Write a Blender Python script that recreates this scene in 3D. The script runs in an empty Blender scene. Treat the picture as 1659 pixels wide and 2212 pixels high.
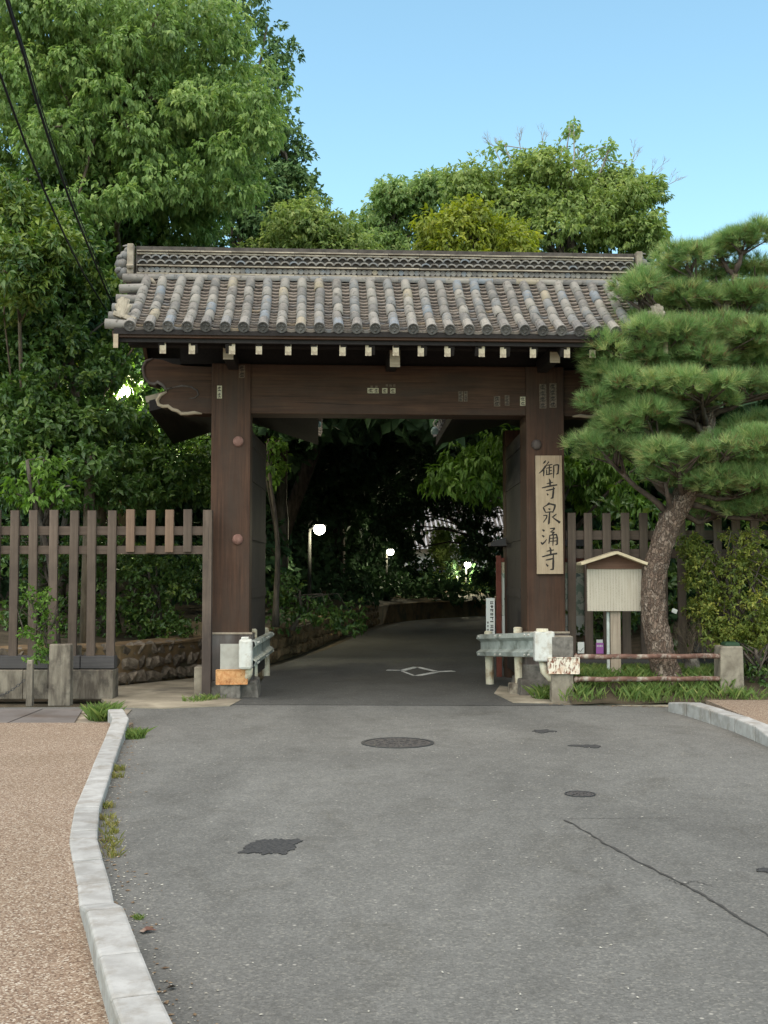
import bpy, bmesh, math, random
import numpy as np
from mathutils import Vector, Matrix, noise as mnoise

random.seed(7)
RNG = np.random.default_rng(11)
SC = bpy.context.scene
COL = SC.collection
R = math.radians

# ------------------------------------------------------------------ camera, sky, sun, exposure
CAM_H = 1.5
FPX, CX, CY, HY = 2500.0, 829.5, 1106.0, 1240.0       # focal length and centre of a 1659 x 2212 picture
PITCH = math.atan((HY - CY) / FPX)
cam_d = bpy.data.cameras.new('camera')
cam = bpy.data.objects.new('camera', cam_d)
COL.objects.link(cam)
cam.location = (0, 0, CAM_H)
cam.rotation_euler = (R(90) + PITCH, 0, 0)
cam_d.sensor_fit = 'VERTICAL'
cam_d.sensor_height = 36.0
cam_d.lens = 36.0 * FPX / 2212.0
cam_d.clip_start = 0.05
cam_d.clip_end = 1500
SC.camera = cam

SUN_EL, SUN_AZ = 66.0, 200.0        # azimuth clockwise from +Y (north): behind the camera, a little to the left
world = bpy.data.worlds.new('World')
SC.world = world
world.use_nodes = True
wn = world.node_tree.nodes
wl = world.node_tree.links
wn.clear()
w_out = wn.new('ShaderNodeOutputWorld')
w_bg = wn.new('ShaderNodeBackground')
w_sky = wn.new('ShaderNodeTexSky')
w_sky.sky_type = 'NISHITA'
w_sky.sun_disc = False
w_sky.sun_elevation = R(SUN_EL)
w_sky.sun_rotation = R(SUN_AZ)
w_sky.altitude = 100
w_sky.air_density = 1.0
w_sky.dust_density = 0.3
w_sky.ozone_density = 1.0
w_bg.inputs['Strength'].default_value = 0.15
w_tint = wn.new('ShaderNodeMix')            # camera white balance of the dusk sky, the same all round
w_tint.data_type = 'RGBA'
w_tint.blend_type = 'MULTIPLY'
w_tint.inputs[0].default_value = 1.0
w_tint.inputs[7].default_value = (0.98, 1.14, 0.95, 1)
wl.new(w_sky.outputs[0], w_tint.inputs[6])
wl.new(w_tint.outputs[2], w_bg.inputs[0])
wl.new(w_bg.outputs[0], w_out.inputs[0])

sun_d = bpy.data.lights.new('sun', 'SUN')
sun_d.energy = 2.7
sun_d.angle = R(105)
sun_d.color = (1.0, 0.83, 0.64)
sun = bpy.data.objects.new('sun', sun_d)
COL.objects.link(sun)
_d = Vector((math.sin(R(SUN_AZ)) * math.cos(R(SUN_EL)), math.cos(R(SUN_AZ)) * math.cos(R(SUN_EL)), math.sin(R(SUN_EL))))
sun.rotation_euler = _d.to_track_quat('Z', 'Y').to_euler()
sun.location = (0, 0, 30)

SC.view_settings.view_transform = 'Standard'
SC.view_settings.look = 'None'
SC.view_settings.exposure = 0.95
SC.view_settings.gamma = 1.0
SC.view_settings.use_curve_mapping = False
SC.render.engine = 'CYCLES'
SC.cycles.max_bounces = 6
SC.cycles.diffuse_bounces = 3
SC.cycles.glossy_bounces = 3
SC.cycles.transmission_bounces = 4
SC.cycles.sample_clamp_indirect = 4.0
SC.cycles.use_denoising = True

# ------------------------------------------------------------------ helpers
def P(x, y, Y):
    """world point on the plane at depth Y seen at picture position x, y (1659 x 2212)"""
    u, v = (x - CX) / FPX, (CY - y) / FPX
    c, s = math.cos(PITCH), math.sin(PITCH)
    t = Y / (c - v * s)
    return Vector((u * t, Y, CAM_H + (s + v * c) * t))

def G(x, y, z=0.0):
    u, v = (x - CX) / FPX, (CY - y) / FPX
    c, s = math.cos(PITCH), math.sin(PITCH)
    t = (z - CAM_H) / (s + v * c)
    return Vector((u * t, (c - v * s) * t, z))

def lin(r, g, b):
    f = lambda q: (q / 12.92 if q <= 0.04045 else ((q + 0.055) / 1.055) ** 2.4)
    return (f(r / 255), f(g / 255), f(b / 255), 1.0)

def tag(o, label=None, cat=None, group=None, kind=None):
    if label: o['label'] = label
    if cat: o['category'] = cat
    if group: o['group'] = group
    if kind: o['kind'] = kind
    return o

def empty(name, loc=(0, 0, 0), rz=0.0, label=None, cat=None, group=None, kind=None):
    o = bpy.data.objects.new(name, None)
    o.empty_display_size = 0.2
    o.location = loc
    o.rotation_euler = (0, 0, rz)
    COL.objects.link(o)
    return tag(o, label, cat, group, kind)

def link(name, me, parent=None, loc=(0, 0, 0), rot=(0, 0, 0), scale=(1, 1, 1)):
    o = bpy.data.objects.new(name, me)
    o.location = loc
    o.rotation_euler = rot
    o.scale = scale
    if parent is not None:
        o.parent = parent
    COL.objects.link(o)
    return o

class MB:
    """collects shapes, then links them as one mesh object"""
    def __init__(self):
        self.v, self.f = [], []
    def add(self, vs, fs):
        n = len(self.v)
        self.v += [tuple(p) for p in vs]
        self.f += [tuple(i + n for i in f) for f in fs]
        return self
    def box(self, c, s, rot=None, taper=1.0):
        x, y, z = s[0] / 2, s[1] / 2, s[2] / 2
        vs = [Vector((a * x * (taper if k > 0 else 1), b * y * (taper if k > 0 else 1), k * z)) for k in (-1, 1) for a, b in ((-1, -1), (1, -1), (1, 1), (-1, 1))]
        if rot is not None:
            vs = [rot @ p for p in vs]
        c = Vector(c)
        return self.add([p + c for p in vs], [(3, 2, 1, 0), (4, 5, 6, 7), (0, 1, 5, 4), (1, 2, 6, 5), (2, 3, 7, 6), (3, 0, 4, 7)])
    def span(self, a, b):
        c = [(a[i] + b[i]) / 2 for i in range(3)]
        return self.box(c, [abs(b[i] - a[i]) for i in range(3)])
    def beam(self, a, b, w, h, up=(0, 0, 1)):
        a, b = Vector(a), Vector(b)
        d = (b - a)
        L = d.length
        d.normalize()
        s = d.cross(Vector(up)).normalized()
        u = s.cross(d).normalized()
        m = Matrix((s, d, u)).transposed()
        return self.box((a + b) / 2, (w, L, h), m)
    def tube(self, pts, rad, n=8, cap=True):
        pts = [Vector(p) for p in pts]
        if not hasattr(rad, '__len__'):
            rad = [rad] * len(pts)
        vs, fs = [], []
        prev = None
        for i, p in enumerate(pts):
            d = (pts[min(i + 1, len(pts) - 1)] - pts[max(i - 1, 0)])
            d = d.normalized() if d.length > 1e-9 else Vector((0, 0, 1))
            if prev is None:
                ref = Vector((0, 0, 1)) if abs(d.z) < 0.9 else Vector((1, 0, 0))
                s = d.cross(ref).normalized()
            else:
                s = (prev - d * prev.dot(d)).normalized()
            prev = s
            t = d.cross(s)
            for k in range(n):
                a = 2 * math.pi * k / n
                vs.append(p + (s * math.cos(a) + t * math.sin(a)) * rad[i])
        for i in range(len(pts) - 1):
            for k in range(n):
                fs.append((i * n + k, i * n + (k + 1) % n, (i + 1) * n + (k + 1) % n, (i + 1) * n + k))
        if cap:
            fs.append(tuple(reversed(range(n))))
            fs.append(tuple((len(pts) - 1) * n + k for k in range(n)))
        return self.add(vs, fs)
    def prism(self, poly, z0, z1):
        """poly in x, y, extruded in z; counter-clockwise"""
        n = len(poly)
        vs = [(p[0], p[1], z0) for p in poly] + [(p[0], p[1], z1) for p in poly]
        fs = [tuple(reversed(range(n))), tuple(range(n, 2 * n))]
        fs += [(i, (i + 1) % n, n + (i + 1) % n, n + i) for i in range(n)]
        return self.add(vs, fs)
    def prism_y(self, poly, y0, y1):
        """poly in x, z, extruded in y"""
        n = len(poly)
        vs = [(p[0], y0, p[1]) for p in poly] + [(p[0], y1, p[1]) for p in poly]
        fs = [tuple(range(n)), tuple(reversed(range(n, 2 * n)))]
        fs += [((i + 1) % n, i, n + i, n + (i + 1) % n) for i in range(n)]
        return self.add(vs, fs)
    def mesh(self, name, mats, smooth=False):
        me = bpy.data.meshes.new(name)
        me.from_pydata([tuple(p) for p in self.v], [], self.f)
        for m in (mats if isinstance(mats, (list, tuple)) else [mats]):
            me.materials.append(m)
        if smooth:
            me.polygons.foreach_set('use_smooth', [True] * len(me.polygons))
        me.update()
        return me
    def build(self, name, mats, parent=None, loc=(0, 0, 0), rot=(0, 0, 0), smooth=False, bevel=0.0, fix=False):
        me = self.mesh(name, mats, smooth)
        if fix:
            bm = bmesh.new(); bm.from_mesh(me)
            bmesh.ops.recalc_face_normals(bm, faces=bm.faces)
            bm.to_mesh(me); bm.free()
        o = link(name, me, parent, loc, rot)
        if bevel:
            m = o.modifiers.new('bevel', 'BEVEL')
            m.width = bevel; m.segments = 2; m.limit_method = 'ANGLE'; m.angle_limit = R(40)
        return o

# ------------------------------------------------------------------ materials
class NT:
    def __init__(self, name):
        self.m = bpy.data.materials.new(name)
        self.m.use_nodes = True
        self.t = self.m.node_tree
        self.n, self.l = self.t.nodes, self.t.links
        self.n.clear()
        self.out = self.n.new('ShaderNodeOutputMaterial')
        self.p = self.n.new('ShaderNodeBsdfPrincipled')
        self.l.new(self.p.outputs[0], self.out.inputs[0])
    def node(self, t, **kw):
        q = self.n.new(t)
        for k, v in kw.items():
            setattr(q, k, v)
        return q
    def co(self, kind='Object', scale=(1, 1, 1), rot=(0, 0, 0)):
        tc = self.node('ShaderNodeTexCoord')
        mp = self.node('ShaderNodeMapping')
        mp.inputs['Scale'].default_value = scale
        mp.inputs['Rotation'].default_value = rot
        self.l.new(tc.outputs[kind], mp.inputs[0])
        return mp.outputs[0]
    def noise(self, v, scale, detail=4, rough=0.55, dist=0.0):
        q = self.node('ShaderNodeTexNoise')
        q.inputs['Scale'].default_value = scale
        q.inputs['Detail'].default_value = detail
        q.inputs['Roughness'].default_value = rough
        q.inputs['Distortion'].default_value = dist
        self.l.new(v, q.inputs['Vector'])
        return q.outputs['Fac']
    def voro(self, v, scale, feature='F1', out='Distance'):
        q = self.node('ShaderNodeTexVoronoi', feature=feature)
        q.inputs['Scale'].default_value = scale
        self.l.new(v, q.inputs['Vector'])
        return q.outputs[out]
    def ramp(self, fac, stops, interp='LINEAR'):
        q = self.node('ShaderNodeValToRGB')
        q.color_ramp.interpolation = interp
        e = q.color_ramp.elements
        while len(e) < len(stops):
            e.new(0.5)
        for i, (p, c) in enumerate(stops):
            e[i].position = p
            e[i].color = c if len(c) == 4 else (*c, 1)
        self.l.new(fac, q.inputs[0])
        return q.outputs[0]
    def mix(self, fac, a, b, mode='MIX'):
        q = self.node('ShaderNodeMix', data_type='RGBA', blend_type=mode)
        for sock, val in ((q.inputs['Factor'], fac), (q.inputs['A'], a), (q.inputs['B'], b)):
            pass
        fi, ai, bi = q.inputs[0], q.inputs[6], q.inputs[7]
        for s, val in ((fi, fac), (ai, a), (bi, b)):
            if hasattr(val, 'node'):
                self.l.new(val, s)
            else:
                s.default_value = val
        return q.outputs[2]
    def math(self, op, a, b=0.0):
        q = self.node('ShaderNodeMath', operation=op)
        for s, val in ((q.inputs[0], a), (q.inputs[1], b)):
            if hasattr(val, 'node'):
                self.l.new(val, s)
            else:
                s.default_value = val
        return q.outputs[0]
    def bump(self, h, strength=0.3, dist=0.01):
        q = self.node('ShaderNodeBump')
        q.inputs['Strength'].default_value = strength
        q.inputs['Distance'].default_value = dist
        self.l.new(h, q.inputs['Height'])
        self.l.new(q.outputs[0], self.p.inputs['Normal'])
    def done(self, col, rough=0.8, spec=0.3, metal=0.0):
        if hasattr(col, 'node'):
            self.l.new(col, self.p.inputs['Base Color'])
        else:
            self.p.inputs['Base Color'].default_value = col
        if hasattr(rough, 'node'):
            self.l.new(rough, self.p.inputs['Roughness'])
        else:
            self.p.inputs['Roughness'].default_value = rough
        self.p.inputs['Specular IOR Level'].default_value = spec
        self.p.inputs['Metallic'].default_value = metal
        return self.m

BLK, WHT = (0, 0, 0, 1), (1, 1, 1, 1)

def mat_mottled(name, c1, c2, scale=6, stretch=(1, 1, 1), rough=0.85, bump=0.25, bscale=None, bd=0.005, rnd=0.0, dirt=None, dscale=2.0, spec=0.25, lo=0.35, hi=0.65):
    t = NT(name)
    v = t.co('Object', stretch)
    f = t.noise(v, scale, 6, 0.6, 0.3)
    col = t.ramp(f, [(lo, c1), (hi, c2)])
    if dirt:
        d = t.noise(t.co('Object'), dscale, 5, 0.65)
        col = t.mix(t.ramp(d, [(0.5, BLK), (0.68, WHT)]), col, dirt)
    if rnd:
        oi = t.node('ShaderNodeObjectInfo')
        k = t.ramp(oi.outputs['Random'], [(0, (1 - rnd,) * 3), (1, (1 + rnd,) * 3)])
        col = t.mix(1.0, col, k, 'MULTIPLY')
    if bump:
        h = t.noise(t.co('Object', stretch), bscale or scale * 4, 5, 0.6)
        t.bump(h, bump, bd)
    return t.done(col, rough, spec)

M = {}
# dark aged gate timber, grain upright / lengthwise
def wood(name, c1, c2, axis, c3=None, rnd=0.0, rough=0.75, fine=1.0):
    t = NT(name)
    st = {'z': (14, 14, 0.6), 'x': (0.6, 14, 14), 'y': (14, 0.6, 14)}[axis]
    st2 = {'z': (40, 40, 0.9), 'x': (0.9, 40, 40), 'y': (40, 0.9, 40)}[axis]
    st3 = {'z': (4, 4, 0.7), 'x': (0.7, 4, 4), 'y': (4, 0.7, 4)}[axis]
    g = t.noise(t.co('Object', st), 2.2 * fine, 6, 0.62, 0.4)
    b = t.noise(t.co('Object', st3), 1.1, 5, 0.65)
    sp = t.noise(t.co('Object', st2), 1.0, 3, 0.5)
    col = t.ramp(g, [(0.25, c1), (0.75, c2)])
    if c3:
        col = t.mix(t.ramp(b, [(0.42, BLK), (0.64, WHT)]), col, c3)
    col = t.mix(1.0, col, t.ramp(t.noise(t.co('Object'), 0.9, 5, 0.7), [(0.3, (0.72,) * 3), (0.7, (1.22,) * 3)]), 'MULTIPLY')
    col = t.mix(1.0, col, t.ramp(sp, [(0.24, (0.35,) * 3), (0.33, (1.0,) * 3)]), 'MULTIPLY')
    if rnd:
        oi = t.node('ShaderNodeObjectInfo')
        k = t.ramp(oi.outputs['Random'], [(0, (1 - rnd,) * 3), (1, (1 + rnd,) * 3)])
        col = t.mix(1.0, col, k, 'MULTIPLY')
    t.bump(t.math('ADD', g, t.ramp(sp, [(0.24, BLK), (0.36, WHT)])), 0.35, 0.004)
    return t.done(col, rough, 0.25)

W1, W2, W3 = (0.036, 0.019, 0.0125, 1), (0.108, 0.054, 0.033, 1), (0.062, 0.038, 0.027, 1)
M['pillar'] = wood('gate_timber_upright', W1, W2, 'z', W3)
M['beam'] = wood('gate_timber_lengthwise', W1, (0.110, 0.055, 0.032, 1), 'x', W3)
M['soffit_shaded'] = wood('gate_timber_shaded', (0.014, 0.011, 0.010, 1), (0.027, 0.021, 0.019, 1), 'y')  # gate timber under the roofs, eave shade put into its near-black colour
M['door'] = wood('gate_door_timber', (0.03, 0.024, 0.022, 1), (0.07, 0.056, 0.052, 1), 'z')
M['skirt'] = wood('gate_skirt_timber', (0.05, 0.036, 0.03, 1), (0.11, 0.08, 0.068, 1), 'z', (0.15, 0.13, 0.12, 1))
M['carved_edge'] = wood('weathered_carving', (0.30, 0.22, 0.15, 1), (0.5, 0.40, 0.29, 1), 'x')
M['cream'] = mat_mottled('chipped_cream_paint', (0.45, 0.37, 0.26, 1), (0.61, 0.53, 0.39, 1), 14, dirt=(0.22, 0.16, 0.12, 1), dscale=9, bump=0.1)
M['peg'] = mat_mottled('faded_pink_wood', (0.17, 0.085, 0.066, 1), (0.28, 0.155, 0.125, 1), 20)
M['picket'] = wood('fence_timber', (0.09, 0.064, 0.048, 1), (0.175, 0.128, 0.098, 1), 'z', (0.068, 0.05, 0.042, 1), rnd=0.22)
M['picket_new'] = wood('newer_fence_timber', (0.15, 0.095, 0.065, 1), (0.25, 0.16, 0.11, 1), 'z', rnd=0.2)
M['rail'] = wood('fence_rail_timber', (0.088, 0.062, 0.047, 1), (0.15, 0.108, 0.084, 1), 'x')
M['sill'] = wood('fence_sill_timber', (0.055, 0.05, 0.05, 1), (0.095, 0.085, 0.083, 1), 'x')
M['board'] = wood('name_board_wood', (0.35, 0.255, 0.165, 1), (0.50, 0.38, 0.262, 1), 'z', rough=0.6, fine=1.6)
M['ink'] = NT('ink').done((0.025, 0.018, 0.015, 1), 0.6)
M['concrete'] = mat_mottled('stained_concrete', (0.16, 0.13, 0.10, 1), (0.36, 0.31, 0.24, 1), 3.5, rough=0.92, bump=0.4, bscale=40, dirt=(0.085, 0.066, 0.05, 1), dscale=3.4)
M['old_concrete'] = mat_mottled('streaked_old_concrete', (0.085, 0.068, 0.054, 1), (0.27, 0.23, 0.18, 1), 3.0, (3, 3, 0.8), rough=0.95, bump=0.5, bscale=30, dirt=(0.06, 0.05, 0.042, 1), dscale=4.5)
M['stone_grey'] = mat_mottled('grey_base_stone', (0.09, 0.08, 0.07, 1), (0.25, 0.22, 0.19, 1), 9, bump=0.5, bscale=50, dirt=(0.08, 0.066, 0.055, 1))
M['rock'] = mat_mottled('field_stone', (0.085, 0.066, 0.05, 1), (0.20, 0.16, 0.12, 1), 3, bump=0.6, bscale=16, bd=0.01, rnd=0.45)
M['rock_back'] = mat_mottled('dark_earth_mortar', (0.045, 0.035, 0.025, 1), (0.09, 0.07, 0.05, 1), 8)
M['moss_wall'] = mat_mottled('mossy_stone', (0.12, 0.075, 0.04, 1), (0.21, 0.14, 0.075, 1), 3, bump=0.5, bscale=20, dirt=(0.07, 0.062, 0.04, 1), rnd=0.3)
M['dirt'] = mat_mottled('packed_dirt', (0.20, 0.17, 0.125, 1), (0.40, 0.345, 0.26, 1), 1.8, bump=0.4, bscale=60, dirt=(0.14, 0.12, 0.095, 1), dscale=1.1)
M['soil'] = mat_mottled('leaf_litter_soil', (0.045, 0.035, 0.022, 1), (0.11, 0.085, 0.055, 1), 3, bump=0.6, bscale=25, bd=0.02)
M['steel_plate'] = mat_mottled('weathered_steel_plate', (0.12, 0.105, 0.098, 1), (0.175, 0.155, 0.145, 1), 2.0, rough=0.6, bump=0.1, dirt=(0.10, 0.075, 0.06, 1), dscale=1.6)
M['iron'] = mat_mottled('cast_iron', (0.028, 0.025, 0.024, 1), (0.085, 0.076, 0.072, 1), 30, rough=0.55, bump=0.5, bscale=90, spec=0.5)
M['rust'] = mat_mottled('rusty_painted_iron', (0.095, 0.045, 0.033, 1), (0.21, 0.115, 0.085, 1), 10, dirt=(0.40, 0.34, 0.28, 1), dscale=11, rough=0.75)
M['dark_metal'] = NT('dark_metal').done((0.03, 0.03, 0.032, 1), 0.5, 0.5)
M['grit'] = mat_mottled('pale_grit', (0.25, 0.23, 0.19, 1), (0.6, 0.57, 0.5, 1), 30, bump=0, rnd=0.3)
M['litter'] = mat_mottled('brown_litter', (0.10, 0.065, 0.04, 1), (0.26, 0.18, 0.11, 1), 30, bump=0)
M['rubber'] = NT('black_cable_sheath').done((0.012, 0.012, 0.013, 1), 0.6, 0.3)
M['white_paint'] = mat_mottled('dirty_white_paint', (0.54, 0.52, 0.47, 1), (0.66, 0.645, 0.60, 1), 6, dirt=(0.40, 0.34, 0.27, 1), dscale=8, bump=0.05, rough=0.55)
M['cream_pipe'] = mat_mottled('cream_painted_pipe', (0.60, 0.52, 0.38, 1), (0.76, 0.69, 0.54, 1), 8, dirt=(0.36, 0.24, 0.14, 1), dscale=7, bump=0.05, rough=0.6)
M['galv'] = mat_mottled('galvanised_steel', (0.36, 0.38, 0.34, 1), (0.56, 0.58, 0.54, 1), 5, rough=0.45, bump=0.05, dirt=(0.17, 0.18, 0.145, 1), dscale=4, spec=0.5)
M['orange_plate'] = mat_mottled('orange_rust_plate', (0.42, 0.15, 0.05, 1), (0.66, 0.37, 0.17, 1), 13, dirt=(0.28, 0.09, 0.03, 1), dscale=7, lo=0.3, hi=0.58)
M['peeling_plate'] = mat_mottled('peeling_white_plate', (0.20, 0.085, 0.055, 1), (0.74, 0.66, 0.54, 1), 22, (1.6, 1, 0.7), dirt=(0.60, 0.40, 0.28, 1), dscale=7, lo=0.42, hi=0.52)
M['grey_plate'] = mat_mottled('dull_grey_sheet', (0.33, 0.31, 0.27, 1), (0.43, 0.405, 0.36, 1), 7, bump=0.05)
M['sign_roof'] = wood('pale_cypress', (0.50, 0.40, 0.25, 1), (0.70, 0.58, 0.40, 1), 'x')
M['sign_brown'] = wood('brown_sign_wood', (0.11, 0.055, 0.036, 1), (0.19, 0.105, 0.07, 1), 'x')
M['sign_post'] = wood('grey_sign_post', (0.25, 0.19, 0.14, 1), (0.42, 0.34, 0.26, 1), 'z')
M['red_frame'] = mat_mottled('red_brown_frame', (0.15, 0.045, 0.032, 1), (0.21, 0.07, 0.05, 1), 9, bump=0.05)
M['paper'] = NT('white_paper').done((0.74, 0.73, 0.68, 1), 0.7)
M['paper_old'] = mat_mottled('yellowed_paper', (0.42, 0.34, 0.22, 1), (0.66, 0.58, 0.42, 1), 60, bump=0)
M['paper_worn'] = mat_mottled('worn_away_paper', (0.09, 0.06, 0.045, 1), (0.20, 0.15, 0.11, 1), 50, bump=0)
M['purple'] = NT('purple_print').done((0.42, 0.14, 0.42, 1), 0.6)
M['marking'] = mat_mottled('worn_road_paint', (0.30, 0.30, 0.28, 1), (0.72, 0.72, 0.68, 1), 14, bump=0, lo=0.36, hi=0.5)

# sign panel with weathered columns of writing
def mat_notice():
    t = NT('weathered_notice_panel')
    v = t.co('Object')
    base = t.ramp(t.noise(t.co('Object', (18, 1, 1)), 3, 5), [(0.35, (0.43, 0.37, 0.29, 1)), (0.65, (0.50, 0.44, 0.355, 1))])
    w = t.node('ShaderNodeTexWave', wave_type='BANDS', bands_direction='X')
    w.inputs['Scale'].default_value = 9.0
    w.inputs['Distortion'].default_value = 0.6
    t.l.new(v, w.inputs['Vector'])
    n = t.noise(t.co('Object', (60, 1, 34)), 2.5, 2)
    fade = t.noise(t.co('Object', (2.5, 1, 2.5)), 1.6, 3)
    m = t.math('MULTIPLY', t.ramp(w.outputs['Fac'], [(0.5, BLK), (0.75, WHT)]), t.ramp(n, [(0.42, BLK), (0.6, WHT)]))
    m = t.math('MULTIPLY', m, t.ramp(fade, [(0.3, (0.15,) * 3), (0.7, (0.75,) * 3)]))
    return t.done(t.mix(m, base, (0.2, 0.165, 0.13, 1)), 0.85, 0.2)
M['notice'] = mat_notice()

# printed board with pale map shapes
def mat_map():
    t = NT('faded_map_print')
    v = t.co('Object')
    c = t.ramp(t.noise(v, 4.5, 3, 0.5), [(0.40, (0.62, 0.62, 0.54, 1)), (0.47, (0.30, 0.36, 0.28, 1)), (0.54, (0.56, 0.56, 0.47, 1)), (0.62, (0.16, 0.2, 0.18, 1))], 'CONSTANT')
    return t.done(c, 0.5, 0.4)
M['map'] = mat_map()

def mat_tile(name, shift, warm=(1, 0.97, 0.93)):
    t = NT(name)
    oi = t.node('ShaderNodeObjectInfo')
    r = oi.outputs['Random']
    base = t.ramp(r, [(0.0, (0.17, 0.163, 0.16, 1)), (0.2, (0.27, 0.255, 0.24, 1)), (0.4, (0.215, 0.218, 0.225, 1)), (0.55, (0.31, 0.29, 0.265, 1)), (0.7, (0.21, 0.195, 0.185, 1)), (0.82, (0.21, 0.235, 0.27, 1)), (0.88, (0.28, 0.265, 0.25, 1)), (0.96, (0.34, 0.295, 0.225, 1))], 'CONSTANT')
    tc = t.node('ShaderNodeTexCoord')
    add = t.node('ShaderNodeVectorMath', operation='ADD')
    t.l.new(tc.outputs['Object'], add.inputs[0])
    mul = t.math('MULTIPLY', r, 37.0)
    t.l.new(mul, add.inputs[1])
    n = t.noise(add.outputs[0], 9, 5, 0.65)
    col = t.mix(t.ramp(n, [(0.48, BLK), (0.66, WHT)]), base, (0.27, 0.25, 0.23, 1))
    n2 = t.noise(add.outputs[0], 16, 4, 0.6)
    col = t.mix(t.ramp(n2, [(0.56, BLK), (0.7, WHT)]), col, (0.095, 0.085, 0.078, 1))
    col = t.mix(1.0, col, (shift * warm[0], shift * warm[1], shift * warm[2], 1), 'MULTIPLY')
    t.bump(n, 0.3, 0.004)
    return t.done(col, 0.7, 0.3)
M['tile'] = mat_tile('weathered_round_tile', 0.86)
M['pan'] = mat_tile('weathered_pan_tile', 0.76, (1.03, 0.92, 0.83))
M['ridge_tile'] = mat_tile('weathered_ridge_tile', 0.88)
M['disc_face'] = mat_mottled('dark_disc_face', (0.075, 0.07, 0.066, 1), (0.15, 0.138, 0.128, 1), 22, bump=0.3, bscale=60, rnd=0.3)
M['noshi'] = mat_mottled('pale_ridge_slat', (0.20, 0.165, 0.13, 1), (0.42, 0.36, 0.28, 1), 9, bump=0.2, rnd=0.25)
M['tile_dark'] = mat_mottled('dark_tile_bed', (0.05, 0.042, 0.038, 1), (0.10, 0.085, 0.075, 1), 12)

def mat_asphalt(name, c1, c2, c3, stain):
    t = NT(name)
    v = t.co('Object')
    big = t.noise(t.co('Object', (1, 0.45, 1)), 0.55, 6, 0.68, 0.6)
    mid = t.noise(v, 5, 4, 0.6)
    col = t.ramp(big, [(0.36, c1), (0.62, c2)])
    col = t.mix(t.ramp(mid, [(0.3, (0.35,) * 3), (0.7, BLK)]), col, stain)
    vo = t.node('ShaderNodeTexVoronoi')
    vo.inputs['Scale'].default_value = 95
    t.l.new(v, vo.inputs['Vector'])
    sp = t.node('ShaderNodeSeparateColor')
    t.l.new(vo.outputs['Color'], sp.inputs[0])
    grain = t.ramp(sp.outputs[0], [(0.0, (0.72,) * 3), (0.55, (1.0,) * 3), (0.86, (1.12,) * 3), (0.97, (1.5, 1.47, 1.4))])
    col = t.mix(0.85, col, grain, 'MULTIPLY')
    vo2 = t.node('ShaderNodeTexVoronoi')
    vo2.inputs['Scale'].default_value = 26
    t.l.new(v, vo2.inputs['Vector'])
    sp2 = t.node('ShaderNodeSeparateColor')
    t.l.new(vo2.outputs['Color'], sp2.inputs[0])
    fleck = t.math('MULTIPLY', t.ramp(sp2.outputs[1], [(0.93, BLK), (0.94, WHT)]), t.ramp(vo2.outputs['Distance'], [(0.12, WHT), (0.25, BLK)]))
    col = t.mix(t.math('MULTIPLY', fleck, 0.8), col, c3)
    blotch = t.noise(t.co('Object', (1, 0.7, 1)), 1.7, 6, 0.7, 1.0)
    col = t.mix(1.0, col, t.ramp(blotch, [(0.30, (0.82, 0.81, 0.79)), (0.47, (1.0,) * 3), (0.62, (1.0,) * 3), (0.75, (1.09, 1.09, 1.07))]), 'MULTIPLY')
    h = t.math('ADD', vo.outputs['Distance'], t.math('MULTIPLY', t.noise(v, 30, 3), 0.8))
    t.bump(h, 0.45, 0.006)
    return t.done(col, 0.88, 0.25)
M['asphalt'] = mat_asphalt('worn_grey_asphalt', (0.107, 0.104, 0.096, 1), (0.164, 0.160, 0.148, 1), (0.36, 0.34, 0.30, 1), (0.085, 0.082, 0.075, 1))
M['asphalt_in_shade'] = mat_asphalt('old_asphalt_tree_shade', (0.062, 0.060, 0.056, 1), (0.095, 0.092, 0.085, 1), (0.30, 0.29, 0.26, 1), (0.085, 0.082, 0.075, 1))  # older asphalt; the shade of the wood is also put into its colour
M['asphalt_patch'] = mat_mottled('fresh_black_asphalt', (0.025, 0.025, 0.026, 1), (0.062, 0.06, 0.058, 1), 45, bump=0.7, bscale=80)
M['crack'] = NT('open_crack').done((0.05, 0.047, 0.043, 1), 0.95)

def mat_aggregate():
    t = NT('brown_resin_gravel')
    v = t.co('Object')
    vo = t.node('ShaderNodeTexVoronoi')
    vo.inputs['Scale'].default_value = 140
    t.l.new(v, vo.inputs['Vector'])
    sp = t.node('ShaderNodeSeparateColor')
    t.l.new(vo.outputs['Color'], sp.inputs[0])
    col = t.ramp(sp.outputs[0], [(0.0, (0.095, 0.060, 0.041, 1)), (0.3, (0.185, 0.126, 0.088, 1)), (0.6, (0.245, 0.178, 0.128, 1)), (0.85, (0.31, 0.25, 0.19, 1)), (0.97, (0.45, 0.40, 0.335, 1))])
    big = t.noise(v, 0.9, 4)
    col = t.mix(1.0, col, t.ramp(big, [(0.3, (0.9, 0.87, 0.82)), (0.7, (1.08, 1.06, 1.04))]), 'MULTIPLY')
    t.bump(vo.outputs['Distance'], -0.6, 0.006)
    return t.done(col, 0.8, 0.3)
M['aggregate'] = mat_aggregate()
M['kerb'] = mat_mottled('pale_kerb_concrete', (0.275, 0.265, 0.25, 1), (0.375, 0.365, 0.35, 1), 9, bump=0.3, bscale=90, dirt=(0.235, 0.215, 0.19, 1), dscale=6, rnd=0.10)
M['kerb_joint'] = NT('dark_kerb_joint').done((0.09, 0.08, 0.07, 1), 0.95)

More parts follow.
